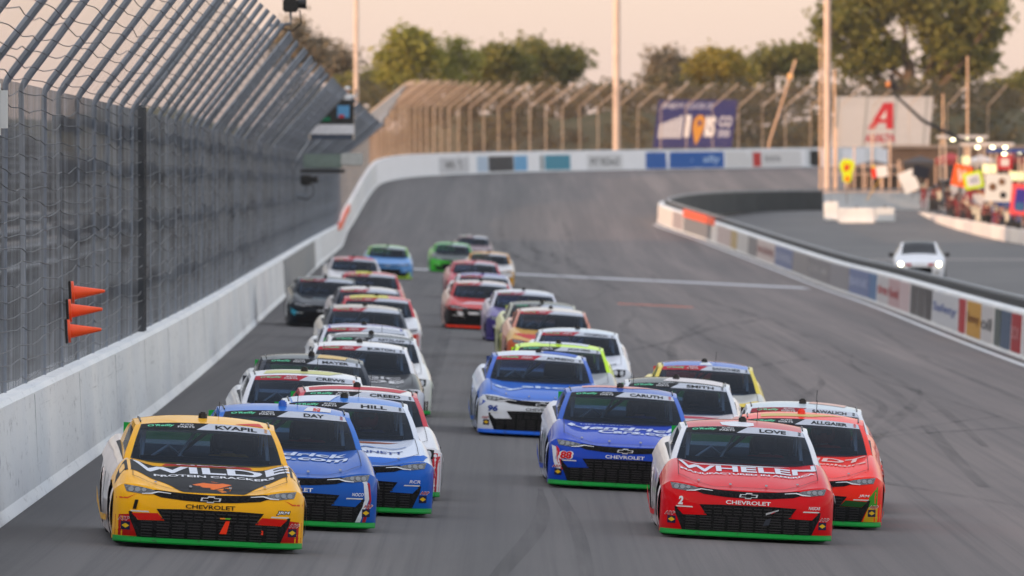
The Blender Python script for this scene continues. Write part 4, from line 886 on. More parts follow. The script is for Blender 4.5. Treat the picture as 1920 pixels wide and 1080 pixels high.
   gpoly=[([(.20, .36), (.34, .41), (.34, .395), (.20, .335)], (190, 192, 196)), ([(.26, .36), (.30, .385), (.30, .375), (.26, .35)], (200, 40, 50)), ([(.20, .27), (.26, .30), (.24, .20), (.17, .19)], (70, 74, 84))], rpoly=[([(-.26, .06), (-.16, .0), (.02, .0), (.1, .06), (.1, .22), (-.1, .3), (-.28, .22)], (230, 232, 236)), ([(-.64, .55), (.64, .55), (.64, .98), (-.64, .98)], (232, 226, 222))])),
]
LEAD = {}
for X, Z, rel, L in PACK:
    if L.get('skip'): continue
    o = make_car(X, Z, R(rel), L); LEAD[L.get('name', L['label'])] = o

# ---------------------------------------------------------------- people (one continuous skinned body per pose)
def skinned(name, J, E_, shoe=.12, seated=False):
    keys = list(J); idx = {k: i for i, k in enumerate(keys)}
    me = bpy.data.meshes.new(name); me.from_pydata([J[k][0] for k in keys], [(idx[a], idx[b]) for a, b in E_], []); me.update()
    o = bpy.data.objects.new(name, me); COL.objects.link(o)
    o.modifiers.new('skin', 'SKIN'); o.modifiers.new('sub', 'SUBSURF').levels = 1
    for i, k in enumerate(keys):
        r = J[k][1]; me.skin_vertices[0].data[i].radius = r if isinstance(r, tuple) else (r, r); me.skin_vertices[0].data[i].use_root = (k == 'pelvis')
    dg = bpy.context.evaluated_depsgraph_get(); m2 = bpy.data.meshes.new_from_object(o.evaluated_get(dg)); bpy.data.objects.remove(o); bpy.data.meshes.remove(me)
    segs = [(a, b) for a, b in E_]
    kind = []
    for p in m2.polygons:
        c = p.center; best = min(segs, key=lambda s_: (c - closest(Vector(J[s_[0]][0]), Vector(J[s_[1]][0]), c)).length); nm = ' '.join(best)
        if 'head' in nm or 'crown' in nm: kind.append(3 if (c.z > J['head'][0][2] + .035 or (c.y > J['head'][0][1] + .05 and c.z > J['head'][0][2] - .05)) else 0)
        elif 'nose' in nm or 'ear' in nm: kind.append(0)
        elif 'hand' in nm or 'f1' in nm or 'f2' in nm or 'f3' in nm or 'f4' in nm or 'thumb' in nm: kind.append(0)
        elif 'toe' in nm: kind.append(4)
        elif 'knee' in nm or 'ankle' in nm or 'hip' in nm: kind.append(2)
        else: kind.append(1)
    for k in range(5): m2.materials.append(None)
    m2.polygons.foreach_set('material_index', kind); m2.polygons.foreach_set('use_smooth', [True] * len(kind)); return m2
def closest(a, b, c):
    d = b - a; t = max(0, min(1, (c - a).dot(d) / max(1e-9, d.length_squared))); return a + d * t
def body(pose):
    J = {'pelvis': ((0, 0, .96), (.15, .11)), 'waist': ((0, 0, 1.10), (.135, .10)), 'chest': ((0, .0, 1.32), (.165, .115)), 'neck': ((0, 0, 1.50), .055), 'head': ((0, -.015, 1.635), (.078, .095)), 'crown': ((0, .0, 1.735), (.06, .07)), 'nose': ((0, -.125, 1.62), .016), 'eyel': ((-.03, -.10, 1.65), .012)}
    J.pop('eyel'); E_ = [('pelvis', 'waist'), ('waist', 'chest'), ('chest', 'neck'), ('neck', 'head'), ('head', 'crown'), ('head', 'nose')]
    for s, n_ in ((-1, 'l'), (1, 'r')):
        J['ear' + n_] = ((s * .085, .01, 1.63), .018); E_.append(('head', 'ear' + n_))
        sh = Vector((s * .20, 0, 1.43))
        if pose == 'stand': el_, wr = Vector((s * .27, .03, 1.16)), Vector((s * .25, -.10, .93))
        elif pose == 'reach': el_, wr = Vector((s * .28, -.16, 1.36)), Vector((s * .16, -.36, 1.58))
        elif pose == 'lean': el_, wr = Vector((s * .29, -.10, 1.18)), Vector((s * .18, -.34, 1.14))
        else: el_, wr = Vector((s * .30, -.18, 1.20)), Vector((s * .16, -.42, 1.30))
        d = (wr - el_).normalized(); hand = wr + d * .075
        J['shoulder' + n_] = (sh, .065); J['elbow' + n_] = (el_, .045); J['wrist' + n_] = (wr, .03); J['hand' + n_] = (hand, (.035, .022))
        E_ += [('chest', 'shoulder' + n_), ('shoulder' + n_, 'elbow' + n_), ('elbow' + n_, 'wrist' + n_), ('wrist' + n_, 'hand' + n_)]
        side = Vector((0, 1, 0)) if abs(d.y) < .7 else Vector((1, 0, 0)); curl = Vector((-s * .025, -.01, -.01))
        for k in range(4):
            J[f'f{k + 1}{n_}'] = (hand + d * (.075, .085, .078, .06)[k] + side * (-.03 + .02 * k) + curl, .0095); E_.append(('hand' + n_, f'f{k + 1}{n_}'))
        J['thumb' + n_] = (wr + d * .08 - side * .055, .011); E_.append(('wrist' + n_, 'thumb' + n_))
        J['hip' + n_] = ((s * .10, 0, .90), .095)
        if pose == 'sit':
            kn, an, to = Vector((s * .14, -.45, 1.0)), Vector((s * .13, -.72, .68)), Vector((s * .13, -.86, .72))
        else:
            kn, an, to = Vector((s * .12, -.02, .50)), Vector((s * .13, .03, .09)), Vector((s * .15, -.15, .045))
        J['knee' + n_] = (kn, .062); J['ankle' + n_] = (an, .042); J['toe' + n_] = (to, (.045, .035))
        E_ += [('pelvis', 'hip' + n_), ('hip' + n_, 'knee' + n_), ('knee' + n_, 'ankle' + n_), ('ankle' + n_, 'toe' + n_)]
    return skinned('person_' + pose, J, E_)
BODY = {k: body(k) for k in ('stand', 'reach', 'lean', 'sit')}
helmet_me = lathem('helmet', [(1.50, .10), (1.53, .135), (1.62, .15), (1.70, .14), (1.76, .09), (1.785, .0)], 18, 'Z')
visor_me = boxm('visor', (.22, .05, .09), (0, -.135, 1.65), .02)
cap_me = lathem('cap', [(1.67, .105), (1.70, .108), (1.75, .085), (1.78, .0)], 16, 'Z'); brim_me = boxm('brim', (.15, .12, .015), (0, -.15, 1.69), .005)
def person(loc, rz, pose, shirt, trousers, label, hat=None, skin=(196, 150, 124), hair=(60, 46, 38), sc=1.0, grp=None):
    o = link('person', BODY[pose], None, [matte(skin, .6, .05), matte(shirt, .8, .1), matte(trousers, .8, .1), matte(hair, .8, .1), matte((30, 30, 32), .7)], loc)
    o.rotation_euler = (0, 0, rz); o.scale = (sc,) * 3; tag(o, label, 'person', grp)
    if hat and hat[0] == 'helmet': h = link('helmet', helmet_me, o, [paint(hat[1])]); link('visor', visor_me, o, [BLACK])
    elif hat: h = link('cap', cap_me, o, [matte(hat[1], .7, .1)]); link('brim', brim_me, h, [matte(hat[1], .7, .1)])
    return o
# drivers seen through the front cars' windscreens
for nm, suit, hc in (('KVAPIL', (206, 150, 40), (40, 42, 48)), ('DAY', (168, 40, 44), (60, 60, 66)), ('HILL', (46, 60, 110), (196, 60, 60)), ('CARUTH', (40, 60, 150), (30, 30, 36)), ('LOVE', (190, 40, 50), (60, 60, 66)), ('ALLGAIER', (210, 60, 40), (190, 90, 60)), ('SMITH', (60, 60, 66), (70, 70, 76))):
    r = LEAD[nm]; m = r.matrix_basis.copy(); p = m @ Vector((.33, .02, -.52))
    who = r['label'].split(' stock car')[0]
    person(p, r.rotation_euler.z, 'sit', suit, suit, f'helmeted driver at the wheel of the {who} stock car' if nm not in ('DAY', 'CARUTH') else ('helmeted driver of the royal blue car right behind the leader' if nm == 'DAY' else 'helmeted driver of the royal blue car number 88'), ('helmet', hc), sc=.94, grp='drivers in their cars')

# ---------------------------------------------------------------- far turn: signs, light poles, trees
def board(name, xa, xb, ya, yb, Z, c, label, lean=0., cat='billboard'):
    """board facing the camera side with posts behind; returns root, and (u, v)->point (u, v in 0..1)"""
    a = at(xa, yb, Z); b_ = at(xb, yb, Z); t = at(xa, ya, Z); W = b_.x - a.x; Hh = t.z - a.z; root = empty(name, (a.x + W / 2, Z, a.z)); tag(root, label, cat)
    V = [(-W / 2, 0, 0), (W / 2, 0, 0), (W / 2 + lean, 0, Hh), (-W / 2 + lean, 0, Hh)]; V += [(x, .12, z) for x, _, z in V]
    link('panel', pyd('panel', V, [(0, 1, 2, 3), (7, 6, 5, 4), (0, 4, 5, 1), (1, 5, 6, 2), (2, 6, 7, 3), (3, 7, 4, 0)]), root, [ink(c)])
    for u in (-.4, .0, .4):
        V, Fc = [], []; atube(V, Fc, [(u * W, .25, -a.z - 2.2), (u * W + lean * .5, .25, Hh * .9)], .12, 6); link('support', pyd('support', V, Fc), root, [DARKSTEEL])
    def f(u, v, e_=.02): return (-W / 2 + u * W + lean * v, -e_, v * Hh)
    return root, f, W, Hh
def bpoly(root, f, pts, c, name='printed_shape', e_=.02):
    me = wrap(poly2d(pts), lambda u, v: f(u, v, e_), name, .5, up=(0, -1, 0)); return link(name, me, root, [ink(c)])
def btext(root, f, s, u0, u1, v0, v1, c, bold=.03, e_=.03):
    me = wrap(text2d(s, u1 - u0, v1 - v0, bold), lambda u, v: f(u, v, e_), 'lettering', .5, (u0 + u1) / 2, (v0 + v1) / 2, up=(0, -1, 0)); return link('lettering', me, root, [ink(c)])
r_, f_, W, Hh = board('billboard', 1224, 1372, 187, 277, 815, (50, 56, 116), 'navy billboard with white lettering and an orange map pin behind the far fence', .5)
btext(r_, f_, 'ENJOY', .06, .34, .80, .93, (190, 194, 214)); btext(r_, f_, 'FLAVOR OF', .36, .70, .80, .93, (170, 176, 204))
for k in range(5): bpoly(r_, f_, [(.05 + k * .06, .20), (.095 + k * .06, .20), (.095 + k * .06, .52 + .04 * k), (.05 + k * .06, .48 + .04 * k)], (206, 208, 220), 'printed_bar')
btext(r_, f_, '1', .37, .44, .22, .68, (226, 226, 232), .06); btext(r_, f_, 'IS', .63, .76, .22, .66, (226, 226, 232), .06); btext(r_, f_, 'CO', .80, .96, .44, .66, (206, 208, 220)); btext(r_, f_, '300', .80, .95, .22, .38, (190, 194, 214))
bpoly(r_, f_, [(.53, .06), (.47, .42), (.48, .58), (.53, .68), (.58, .68), (.62, .58), (.62, .42), (.56, .12)], (206, 150, 60)); bpoly(r_, f_, [(.53, .46), (.58, .46), (.58, .57), (.53, .57)], (70, 60, 120), 'printed_dot', .03)
r_, f_, W, Hh = board('billboard', 1558, 1742, 181, 276, 838, (188, 190, 196), 'white billboard with a big red letter A behind the far fence', .35)
for u in (.03, .32, .62, .93): bpoly(r_, f_, [(u, 0), (u + .018, 0), (u + .018, 1), (u, 1)], (150, 156, 160), 'seam')
bpoly(r_, f_, [(.36, .36), (.50, .88), (.60, .88), (.62, .36), (.55, .36), (.54, .48), (.46, .48), (.43, .36)], (186, 44, 58)); bpoly(r_, f_, [(.475, .56), (.535, .56), (.535, .74)], (206, 208, 212), 'printed_gap', .03)
btext(r_, f_, 'AXALTA', .34, .65, .10, .26, (176, 60, 74), .04)
def light_pole(x, Z, d, ytop, c, label, ybase=330, lamps=True):
    b_ = at(x, ybase, Z); top = at(x, ytop, Z); root = empty('light_pole', (b_.x, Z, -2.2)); tag(root, label, 'light pole')
    hgt = top.z + 2.2; link('mast', tubem('mast', [(0, 0, 0), (0, 0, hgt * .5), (0, 0, hgt)], [d / 2, d * .45, d * .36], 14), root, [matte(c, .5, .12, 1.)])
    link('flange', lathem('flange', [(0, d * .9), (.25, d * .9), (.3, d * .55)], 14, 'Z'), root, [matte(c, .5, .12, 1.)])
    if lamps:
        arm = link('lamp_rack', boxm('lamp_rack', (4.2, .3, .25), (0, 0, hgt - .6), .03), root, [STEEL])
        for k in range(4): link('floodlight', boxm('floodlight', (.7, .5, .6), (-1.6 + k * 1.07, -.35, hgt - .2), .06), root, [matte((70, 72, 76), .5)])
    return root
light_pole(668, 900, .52, -260, (196, 176, 164), 'tall light pole rising behind the end of the near fence')
light_pole(1156, 850, .72, -260, (200, 178, 166), 'thick light pole in the middle behind the far turn')
light_pole(1551, 690, .60, -200, (196, 172, 158), 'light pole beside the white billboard by the pit entrance')
for x, Z, d, yt, lb in ((1538, 676, .16, 72, 'thin post left of the light pole by the pit entrance'), (1565, 672, .2, 130, 'thin post right of the light pole by the pit entrance'), (1814, 700, .18, 105, 'slender post with a lamp above the pit boxes'), (1768, 720, .16, 175, 'short slender post left of the lamp post above the pit boxes')):
    o = light_pole(x, Z, d, yt, (206, 170, 140), lb, lamps=False); o['category'] = 'post'
# leaning pole; its glint is put into the colour of a paler knob
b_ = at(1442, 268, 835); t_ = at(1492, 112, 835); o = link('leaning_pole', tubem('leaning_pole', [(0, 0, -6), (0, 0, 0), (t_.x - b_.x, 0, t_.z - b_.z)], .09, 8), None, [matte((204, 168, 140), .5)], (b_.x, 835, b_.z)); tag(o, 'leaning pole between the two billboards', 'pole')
link('glint_knob', lathem('glint_knob', [(-.25, .2), (0, .28), (.25, .2)], 10, 'Z'), o, [matte((226, 176, 120), .4)], ((t_.x - b_.x) * .8, 0, (t_.z - b_.z) * .8))

BARK = matte((96, 78, 62), .9, .25, 1.)
def crown_mesh(blobs, n, leaf, rnd, name='crown'):
    """leaf-sized faces in clumps through the crown volume; blobs = (x, y, z, rx, rz)"""
    V, Fc = [], []; wts = [b_[3] * b_[3] * b_[4] for b_ in blobs]
    for b_ in blobs:
        cnt = int(n * b_[3] * b_[3] * b_[4] / sum(wts)); clumps = max(4, cnt // 26)
        for _ in range(clumps):
            while True:
                d = Vector((rnd.uniform(-1, 1), rnd.uniform(-1, 1), rnd.uniform(-1, 1)))
                if .25 < d.length < 1: break
            d *= (.72 + .28 * rnd.random()) / max(.6, d.length)
            c = Vector((b_[0] + d.x * b_[3], b_[1] + d.y * b_[3], b_[2] + d.z * b_[4])); cr = leaf * rnd.uniform(1.6, 3.6)
            for _ in range(26):
                p = c + Vector((rnd.gauss(0, cr * .5), rnd.gauss(0, cr * .5), rnd.gauss(0, cr * .38)))
                a = Vector((rnd.uniform(-1, 1), rnd.uniform(-1, 1), rnd.uniform(-.6, .6))).normalized() * leaf * rnd.uniform(.5, 1.1)
                b2 = a.cross(Vector((rnd.uniform(-1, 1), rnd.uniform(-1, 1), rnd.uniform(-1, 1)))).normalized() * leaf * rnd.uniform(.3, .6)
                k = len(V); V += [tuple(p - a), tuple(p + b2), tuple(p + a), tuple(p - b2)]; Fc.append((k, k + 1, k + 2, k + 3))
    return pyd(name, V, Fc)
def tree(label, x, Z, blobs_px, mat, n=3600, leaf=.42, seed=1, trunk_r=.35, group='trees beyond the far turn'):
    """blobs in photo pixels (cx, cy, rx, ry) at depth Z"""
    rnd = random.Random(seed); s = FPX / Z; base = Vector(((x - 960) / s, Z, -2.2)); root = empty('tree', base); tag(root, label, 'tree', group)
    bl = []
    for cx, cy, rx, ry in blobs_px: p = at(cx, cy, Z); bl.append((p.x - base.x, rnd.uniform(-1.5, 1.5), p.z - base.z, rx / s, ry / s))
    link('crown', crown_mesh(bl, n, leaf, rnd), root, [mat])
    V, Fc = [], []; top = max(b_[2] for b_ in bl); lo = min(b_[2] for b_ in bl)
    atube(V, Fc, [(0, 0, -.1), (.1, 0, lo * .5), (0, .1, lo), (bl[0][0] * .5, 0, (lo + top) / 2)], [trunk_r * 1.2, trunk_r, trunk_r * .7, trunk_r * .35], 8)
    link('trunk', pyd('trunk', V, Fc, smooth=True), root, [BARK])
    for b_ in bl:
        V, Fc = [], []; st0 = Vector((.05, 0, lo * rnd.uniform(.55, .9))); e1 = Vector(b_[:3]); mid = st0.lerp(e1, .55) + Vector((rnd.uniform(-.5, .5), 0, -.3))
        atube(V, Fc, [st0, mid, e1, e1 + Vector((rnd.uniform(-1, 1), 0, b_[4] * .6))], [trunk_r * .55, trunk_r * .35, trunk_r * .2, .04], 6)
        link('limb', pyd('limb', V, Fc, smooth=True), root, [BARK])
    return root
L1 = leafmat((.24, .24, .035), (.36, .33, .055)); L2 = leafmat((.145, .15, .03), (.24, .22, .04)); L3 = leafmat((.21, .165, .10), (.27, .22, .14)); L4 = leafmat((.14, .145, .032), (.22, .20, .045)); L5 = leafmat((.27, .22, .03), (.36, .28, .04))
tree('round yellow green tree, tallest at the left of the far turn', 768, 960, [(768, 90, 42, 36), (740, 120, 34, 26), (800, 118, 34, 26), (760, 150, 50, 26)], L1, 5200, .42, 11)
tree('sparse see-through tree right of the round yellow green one', 848, 965, [(848, 90, 20, 22), (835, 125, 30, 22), (872, 112, 24, 18), (850, 150, 34, 18)], L1, 1700, .40, 12)
tree('dense green tree left of the middle light pole', 940, 975, [(935, 108, 32, 24), (925, 135, 36, 26), (958, 130, 34, 28)], L2, 4200, .42, 13)
tree('broad dark green tree touching the middle light pole', 1035, 985, [(1000, 105, 34, 24), (1045, 122, 46, 26), (1078, 118, 26, 22), (1020, 140, 50, 22)], L4, 5200, .42, 14)
tree('low olive bush-like tree behind the end of the near fence', 700, 1000, [(700, 150, 36, 24), (730, 160, 44, 20), (660, 165, 30, 20)], L4, 3200, .42, 15)
tree('small autumn coloured tree above the near fence top', 560, 1010, [(560, 60, 26, 20), (590, 95, 34, 22), (545, 95, 40, 30)], L3, 2600, .40, 16)
tree('low brownish tree behind the left light pole', 640, 1030, [(640, 112, 24, 16), (620, 130, 30, 20)], L3, 1800, .40, 24)
tree('grey brown half bare tree right of the middle light pole', 1248, 1010, [(1228, 118, 16, 28), (1252, 112, 18, 26), (1270, 130, 20, 24), (1245, 145, 36, 18)], L3, 2400, .38, 17)
tree('olive yellow tree right of the grey brown one', 1345, 990, [(1345, 122, 42, 24), (1318, 140, 26, 18), (1380, 140, 32, 20)], L5, 4200, .42, 18)
tree('olive tree left of the light pole by the pit entrance', 1450, 1000, [(1450, 112, 36, 22), (1425, 132, 30, 20), (1490, 115, 40, 26), (1525, 105, 30, 24)], L4, 4600, .42, 19)
tree('huge dark tree towering over the white billboard', 1705, 940, [(1600, 30, 62, 42), (1690, -20, 80, 50), (1770, 20, 72, 54), (1830, 40, 50, 52), (1560, 60, 36, 30), (1640, 100, 58, 34), (1790, 110, 70, 40), (1845, 110, 30, 30), (1600, 120, 40, 26), (1870, 20, 24, 26)], L2, 17000, .46, 20, .8)
tree('bushy tree at the right edge above the pits', 1905, 980, [(1905, 165, 40, 20), (1945, 160, 40, 26), (1870, 175, 34, 18)], L4, 3000, .42, 21)
# scrub and woodland along the bank behind the far fence: one mass
rnd = random.Random(5); bl = []
for k in range(46):
    px = 560 + k * 32 + rnd.uniform(-10, 10); Zk = rnd.uniform(905, 940); p = at(px, rnd.uniform(190, 230), Zk); bl.append((p.x, Zk, p.z, rnd.uniform(1.6, 2.6), rnd.uniform(1.6, 2.4)))
    p = at(px + 12, rnd.uniform(245, 285), Zk - 6); bl.append((p.x, Zk - 6, p.z, rnd.uniform(1.6, 2.4), rnd.uniform(1.5, 2.2)))
    p = at(px + 4, rnd.uniform(165, 190), Zk + 30); bl.append((p.x, Zk + 30, p.z, rnd.uniform(1.4, 2.2), rnd.uniform(1.0, 1.8)))
o = link('woodland', crown_mesh(bl, 26000, .42, rnd, 'woodland'), None, [leafmat((.085, .075, .034), (.14, .115, .05))]); o['kind'] = 'stuff'; o['label'] = 'dark scrub and low woodland behind the far fence'
V, Fc = [], []
for k in range(61):
    x = -140 + k * 5; h = 9.9 + 1.0 * math.sin(k * .7) + .8 * math.sin(k * 1.9); V += [(x, 900, -2.3), (x, 925, h), (x, 990, h + .5), (x, 1060, -2.3)]
for k in range(60):
    for j in range(3): Fc.append((k * 4 + j, (k + 1) * 4 + j, (k + 1) * 4 + j + 1, k * 4 + j + 1))
tag(link('earth_bank', pyd('earth_bank', V, Fc, smooth=True), None, [grassmat()]), kind='structure')

# ---------------------------------------------------------------- pit road: pace car, barriers, pit boxes, crews and signs
def pit_hatchback():
    """small white hatchback driving up pit road with its headlights on"""
    Z = 366; X = 15.6; root = empty('hatchback', (X, Z + 2.1, pz(Z)), (0, 0, R(-1.5))); root.scale = (1.07,) * 3; tag(root, 'white hatchback with lit headlights driving along pit road', 'car')
    prof_ = pchip([(0, .70), (.25, .78), (1.1, .98), (1.25, 1.02), (1.95, 1.44), (2.3, 1.47), (3.4, 1.45), (4.1, 1.12), (4.25, 1.0)])
    hwf = pchip([(0, .72), (.3, .86), (1.0, .90), (3.4, .90), (4.25, .80)])
    sec = lambda y: [(-1, .25), (-1.01, .5), (-1.0, .72)]
    V, Fc, MI = [], [], []
    def surf(u, y):
        hw = hwf(y); top = prof_(y); belt = min(top - .02, .95 if y > .9 else top - .05); a = abs(u); s_ = 1 if u >= 0 else -1
        if a < .5: hr = hw * (.92 if y < 1.2 else .68 + .12 * max(0, (1.9 - y) / .7 if y < 1.9 else 0)); x = hr * a / .5; z = top - .05 * (a / .5) ** 2
        elif a < .72: t = (a - .5) / .22; hr = hw * (.92 if y < 1.2 else .68 + .12 * max(0, (1.9 - y) / .7 if y < 1.9 else 0)); x = hr + (hw - hr) * t; z = (top - .05) + (belt - .05 - top + .05) * t
        else: t = (a - .72) / .28; x = hw * (1 + .03 * math.sin(math.pi * t)); z = (belt - .05) + (.22 - belt + .05) * t
        return (s_ * x, y - 2.1, z)
    us = lsp(-1, 1, 40); yy = lsp(0, 4.25, 44)
    def mi(i, j):
        u = abs((us[i] + us[i + 1]) / 2); y = (yy[j] + yy[j + 1]) / 2
        if 1.22 < y < 1.95 and u < .46: return 1
        if 3.5 < y < 4.05 and u < .42: return 1
        if 1.75 < y < 3.5 and .53 < u < .70: return 1
        if 1.95 <= y < 3.4 and u < .46: return 2
        return 0
    gridfaces(V, Fc, MI, surf, us, yy, mi); b0 = len(V)
    gridfaces(V, Fc, MI, lambda u, t: (surf(u, 0)[0], -2.1 - .06 * math.sin(math.pi * t) * (1 - u * u), surf(u, 0)[2] * (1 - t) + .22 * t), us, lsp(0, 1, 4), 0)
    gridfaces(V, Fc, MI, lambda u, t: (surf(u, 4.25)[0], 2.15, surf(u, 4.25)[2] * (1 - t) + .22 * t), us, lsp(0, 1, 4), 0)
    link('body', pyd('body', V, Fc, MI, True, 40), root, [paint((228, 230, 234)), matte((20, 24, 28), .12, .1), paint((40, 42, 46))])
    link('grille', boxm('grille', (.86, .05, .26), (0, -2.16, .42), .04), root, [GRL]); link('lower_lip', boxm('lower_lip', (1.4, .12, .08), (0, -2.12, .22), .02), root, [BLACK])
    for s_ in (-1, 1):
        h = link('headlight', boxm('headlight', (.30, .10, .13), (s_ * .66, -2.10, .66), .04), root, [ink((200, 204, 210))]); link('bulb', lathem('bulb', [(0, .0), (.01, .075), (.03, .075)], 16), h, [glow((255, 240, 200), 7.)], (s_ * .68, -2.17, .66)); root.children[-1]
        h.children[0].rotation_euler = (0, 0, R(90))
        link('hood_mark', boxm('hood_mark', (.2, .03, .09), (s_ * .40, -2.145, .64), .01), root, [ink((196, 52, 64))]); link('door_mirror', boxm('door_mirror', (.2, .12, .14), (s_ * 1.0, -.7, .98), .04), root, [BLACK]); link('fog_lamp', boxm('fog_lamp', (.12, .05, .1), (s_ * .62, -2.12, .36), .02), root, [BLACK])
        for wy in (-1.35, 1.3):
            wl = empty('wheel', (s_ * .80, wy, .32)); wl.parent = root; link('tyre', CAR['tyre'], wl, [RUBBER]); link('rim', CAR['rim'], wl, [matte((60, 60, 64), .4)])
pit_hatchback()
# pit entry markings
for k in range(14): strip('lane_dash', [(ix(250 + k * 24) + 3.2, 250 + k * 24), (ix(250 + k * 24) + 3.2, 253 + k * 24)], .5, LINEW, pit)
strip('cross_line', [(15 + k, 465 + .1 * k) for k in range(0, 18)], 2.2, paintmat((190, 176, 168), .0), pit)
# white barrier blocks at the end of the pit wall
for k, (x0, x1, Z, h_, lb) in enumerate(((1545, 1573, 634, 1.25, 'narrow white barrier block nearest the light pole'), (1572, 1640, 628, 1.0, 'long white barrier block at the pit entrance'), (1641, 1678, 631, .95, 'pale barrier block at the right end of the pit entrance blocks'))):
    a = at(x0, 400, Z); b_ = at(x1, 400, Z); zz = pz(Z); W = b_.x - a.x
    bm = bmesh.new(); abox(bm, (0, 0, h_ / 2), (W, .7, h_), None, .08); abox(bm, (0, -.1, .1), (W * .98, .9, .18), None, .03)
    o = link('barrier_block', tomesh(bm, 'barrier_block'), None, [WALLW if k < 2 else matte((200, 204, 206), .6, .1)], ((a.x + b_.x) / 2, Z, zz)); tag(o, lb, 'barrier', 'white blocks at the pit entrance'); 
    link('lifting_eye', boxm('lifting_eye', (.2, .12, .1), (0, 0, h_ + .05), .02), o, [DARKSTEEL])
# low pit stall wall in sections
PW = [(27.3, 660, pz(655) - .9), (29.8, 559, .30), (33.0, 470, .2)]
def pwpt(t):
    t *= 2; a, b_ = (PW[0], PW[1]) if t < 1 else (PW[1], PW[2]); t = t if t < 1 else t - 1; return Vector(a).lerp(Vector(b_), t)
pw = empty('pit_stall_wall'); tag(pw, 'low white wall in sections along the pit stalls', 'wall')
cols = [(226, 220, 216), (222, 214, 212), (230, 226, 222), (214, 208, 208)]
for k in range(26):
    p = pwpt(k / 26); q = pwpt((k + .94) / 26); d = q - p; L_ = d.length
    o = link('section', boxm('section', (.4, L_, .85), (0, L_ / 2, .42), .03), pw, [matte(cols[k % 4], .6, .1)], p); o.rotation_euler = (0, 0, math.atan2(-d.x, d.y)); o.rotation_euler.x = 0
    if k % 3 == 1: link('placard', boxm('placard', (.03, 1.1, .6), (-.225, L_ * .5, .42)), o, [ink([(176, 60, 62), (110, 170, 90), (120, 110, 116), (190, 90, 90)][k % 4])])
# pit boxes with lit canopies
def pit_box(X, Z, c1, c2, k):
    zz = pz(Z); root = empty('pit_box', (X, Z, zz), (0, 0, R(8))); tag(root, ['dark', 'red', 'blue', 'grey', 'white', 'maroon', 'black', 'crimson', 'slate'][k] + ' pit box with a lit canopy, ' + ['first', 'second', 'third', 'fourth', 'fifth', 'sixth', 'seventh', 'eighth', 'ninth'][k] + ' from the pit entrance', 'pit box', 'pit boxes along pit road')
    link('cabinet', boxm('cabinet', (2.6, 1.6, 1.9), (0, 0, 1.05), .05), root, [paint(c1)]); link('drawer_front', boxm('drawer_front', (2.3, .04, 1.3), (0, -.83, 1.1), .02), root, [paint(c2)])
    link('deck', boxm('deck', (2.9, 2.0, .1), (0, 0, 2.05), .02), root, [STEEL])
    for s_ in (-1, 1):
        for t_ in (-1, 1): link('canopy_post', tubem('canopy_post', [(s_ * 1.35, t_ * .9, 2.1), (s_ * 1.35, t_ * .9, 4.9)], .05, 6), root, [matte((200, 180, 168), .4)])
        link('guard_rail', tubem('guard_rail', [(s_ * 1.35, -.9, 3.0), (s_ * 1.35, .9, 3.0)], .03, 6), root, [STEEL])
        link('deck_seat', boxm('deck_seat', (.5, .5, .9), (s_ * .6, .2, 2.6), .08), root, [matte((40, 40, 44), .7)])
    link('canopy', boxm('canopy', (3.2, 2.4, .22), (0, 0, 5.0), .05), root, [paint(c2)]); link('screen', boxm('screen', (.9, .08, .55), (.0, -.7, 3.4), .02), root, [glow((220, 214, 160), .6)])
    for s_ in (-.85, .15, 1.0): link('canopy_lamp', lathem('canopy_lamp', [(-.07, .0), (-.05, .14), (.05, .14), (.07, .0)], 12, 'Z'), root, [glow((255, 246, 200), 4.)], (s_, -1.05, 4.80))
cs_ = [((40, 42, 48), (196, 196, 200)), ((150, 36, 44), (210, 206, 206)), ((40, 66, 130), (60, 90, 160)), ((120, 122, 126), (60, 60, 66)), ((210, 210, 212), (160, 40, 50)), ((110, 30, 44), (200, 196, 196)), ((26, 26, 30), (160, 160, 164)), ((170, 30, 46), (214, 210, 208)), ((80, 90, 104), (160, 50, 54))]
for k in range(9):
    t = .03 + k * .115; p = pwpt(min(.99, t)); pit_box(p.x + 3.4, p.y + 4, *cs_[k], k)
# crews along the stall wall
rnd = random.Random(21)
SH = [(112, 26, 32, 'red'), (30, 38, 60, 'navy'), (196, 190, 172, 'cream'), (34, 34, 38, 'black'), (48, 80, 120, 'blue'), (78, 28, 30, 'maroon'), (110, 110, 112, 'grey'), (28, 30, 34, 'charcoal')]
ORD = ['first', 'second', 'third', 'fourth', 'fifth', 'sixth', 'seventh', 'eighth', 'ninth', 'tenth', 'eleventh', 'twelfth', 'thirteenth', 'fourteenth', 'fifteenth', 'sixteenth', 'seventeenth', 'eighteenth', 'nineteenth', 'twentieth'] + ['twenty-' + w_ for w_ in ('first', 'second', 'third', 'fourth', 'fifth', 'sixth', 'seventh', 'eighth', 'ninth')] + ['thirtieth'] + ['thirty-' + w_ for w_ in ('first', 'second', 'third', 'fourth', 'fifth', 'sixth', 'seventh', 'eighth', 'ninth')] + ['fortieth']
for k in range(40):
    p = pwpt(.012 + k * .0135); c = SH[(k * 5 + k // 3) % 8]; r2 = rnd.uniform(.5, 2.6)
    person((p.x + r2, p.y + rnd.uniform(-.5, .5), pz(p.y)), R(rnd.uniform(-50, -5)), ('stand', 'lean', 'reach')[k % 3], c[:3], (40, 40, 46) if k % 4 else c[:3], f'{c[3]} shirted crew member behind the stall wall, {ORD[k]} from the pit entrance', ('cap', SH[(k * 3 + 1) % 8][:3]) if k % 3 else ('helmet', SH[(k * 3 + 2) % 8][:3]), grp='crew members behind the pit stall wall')
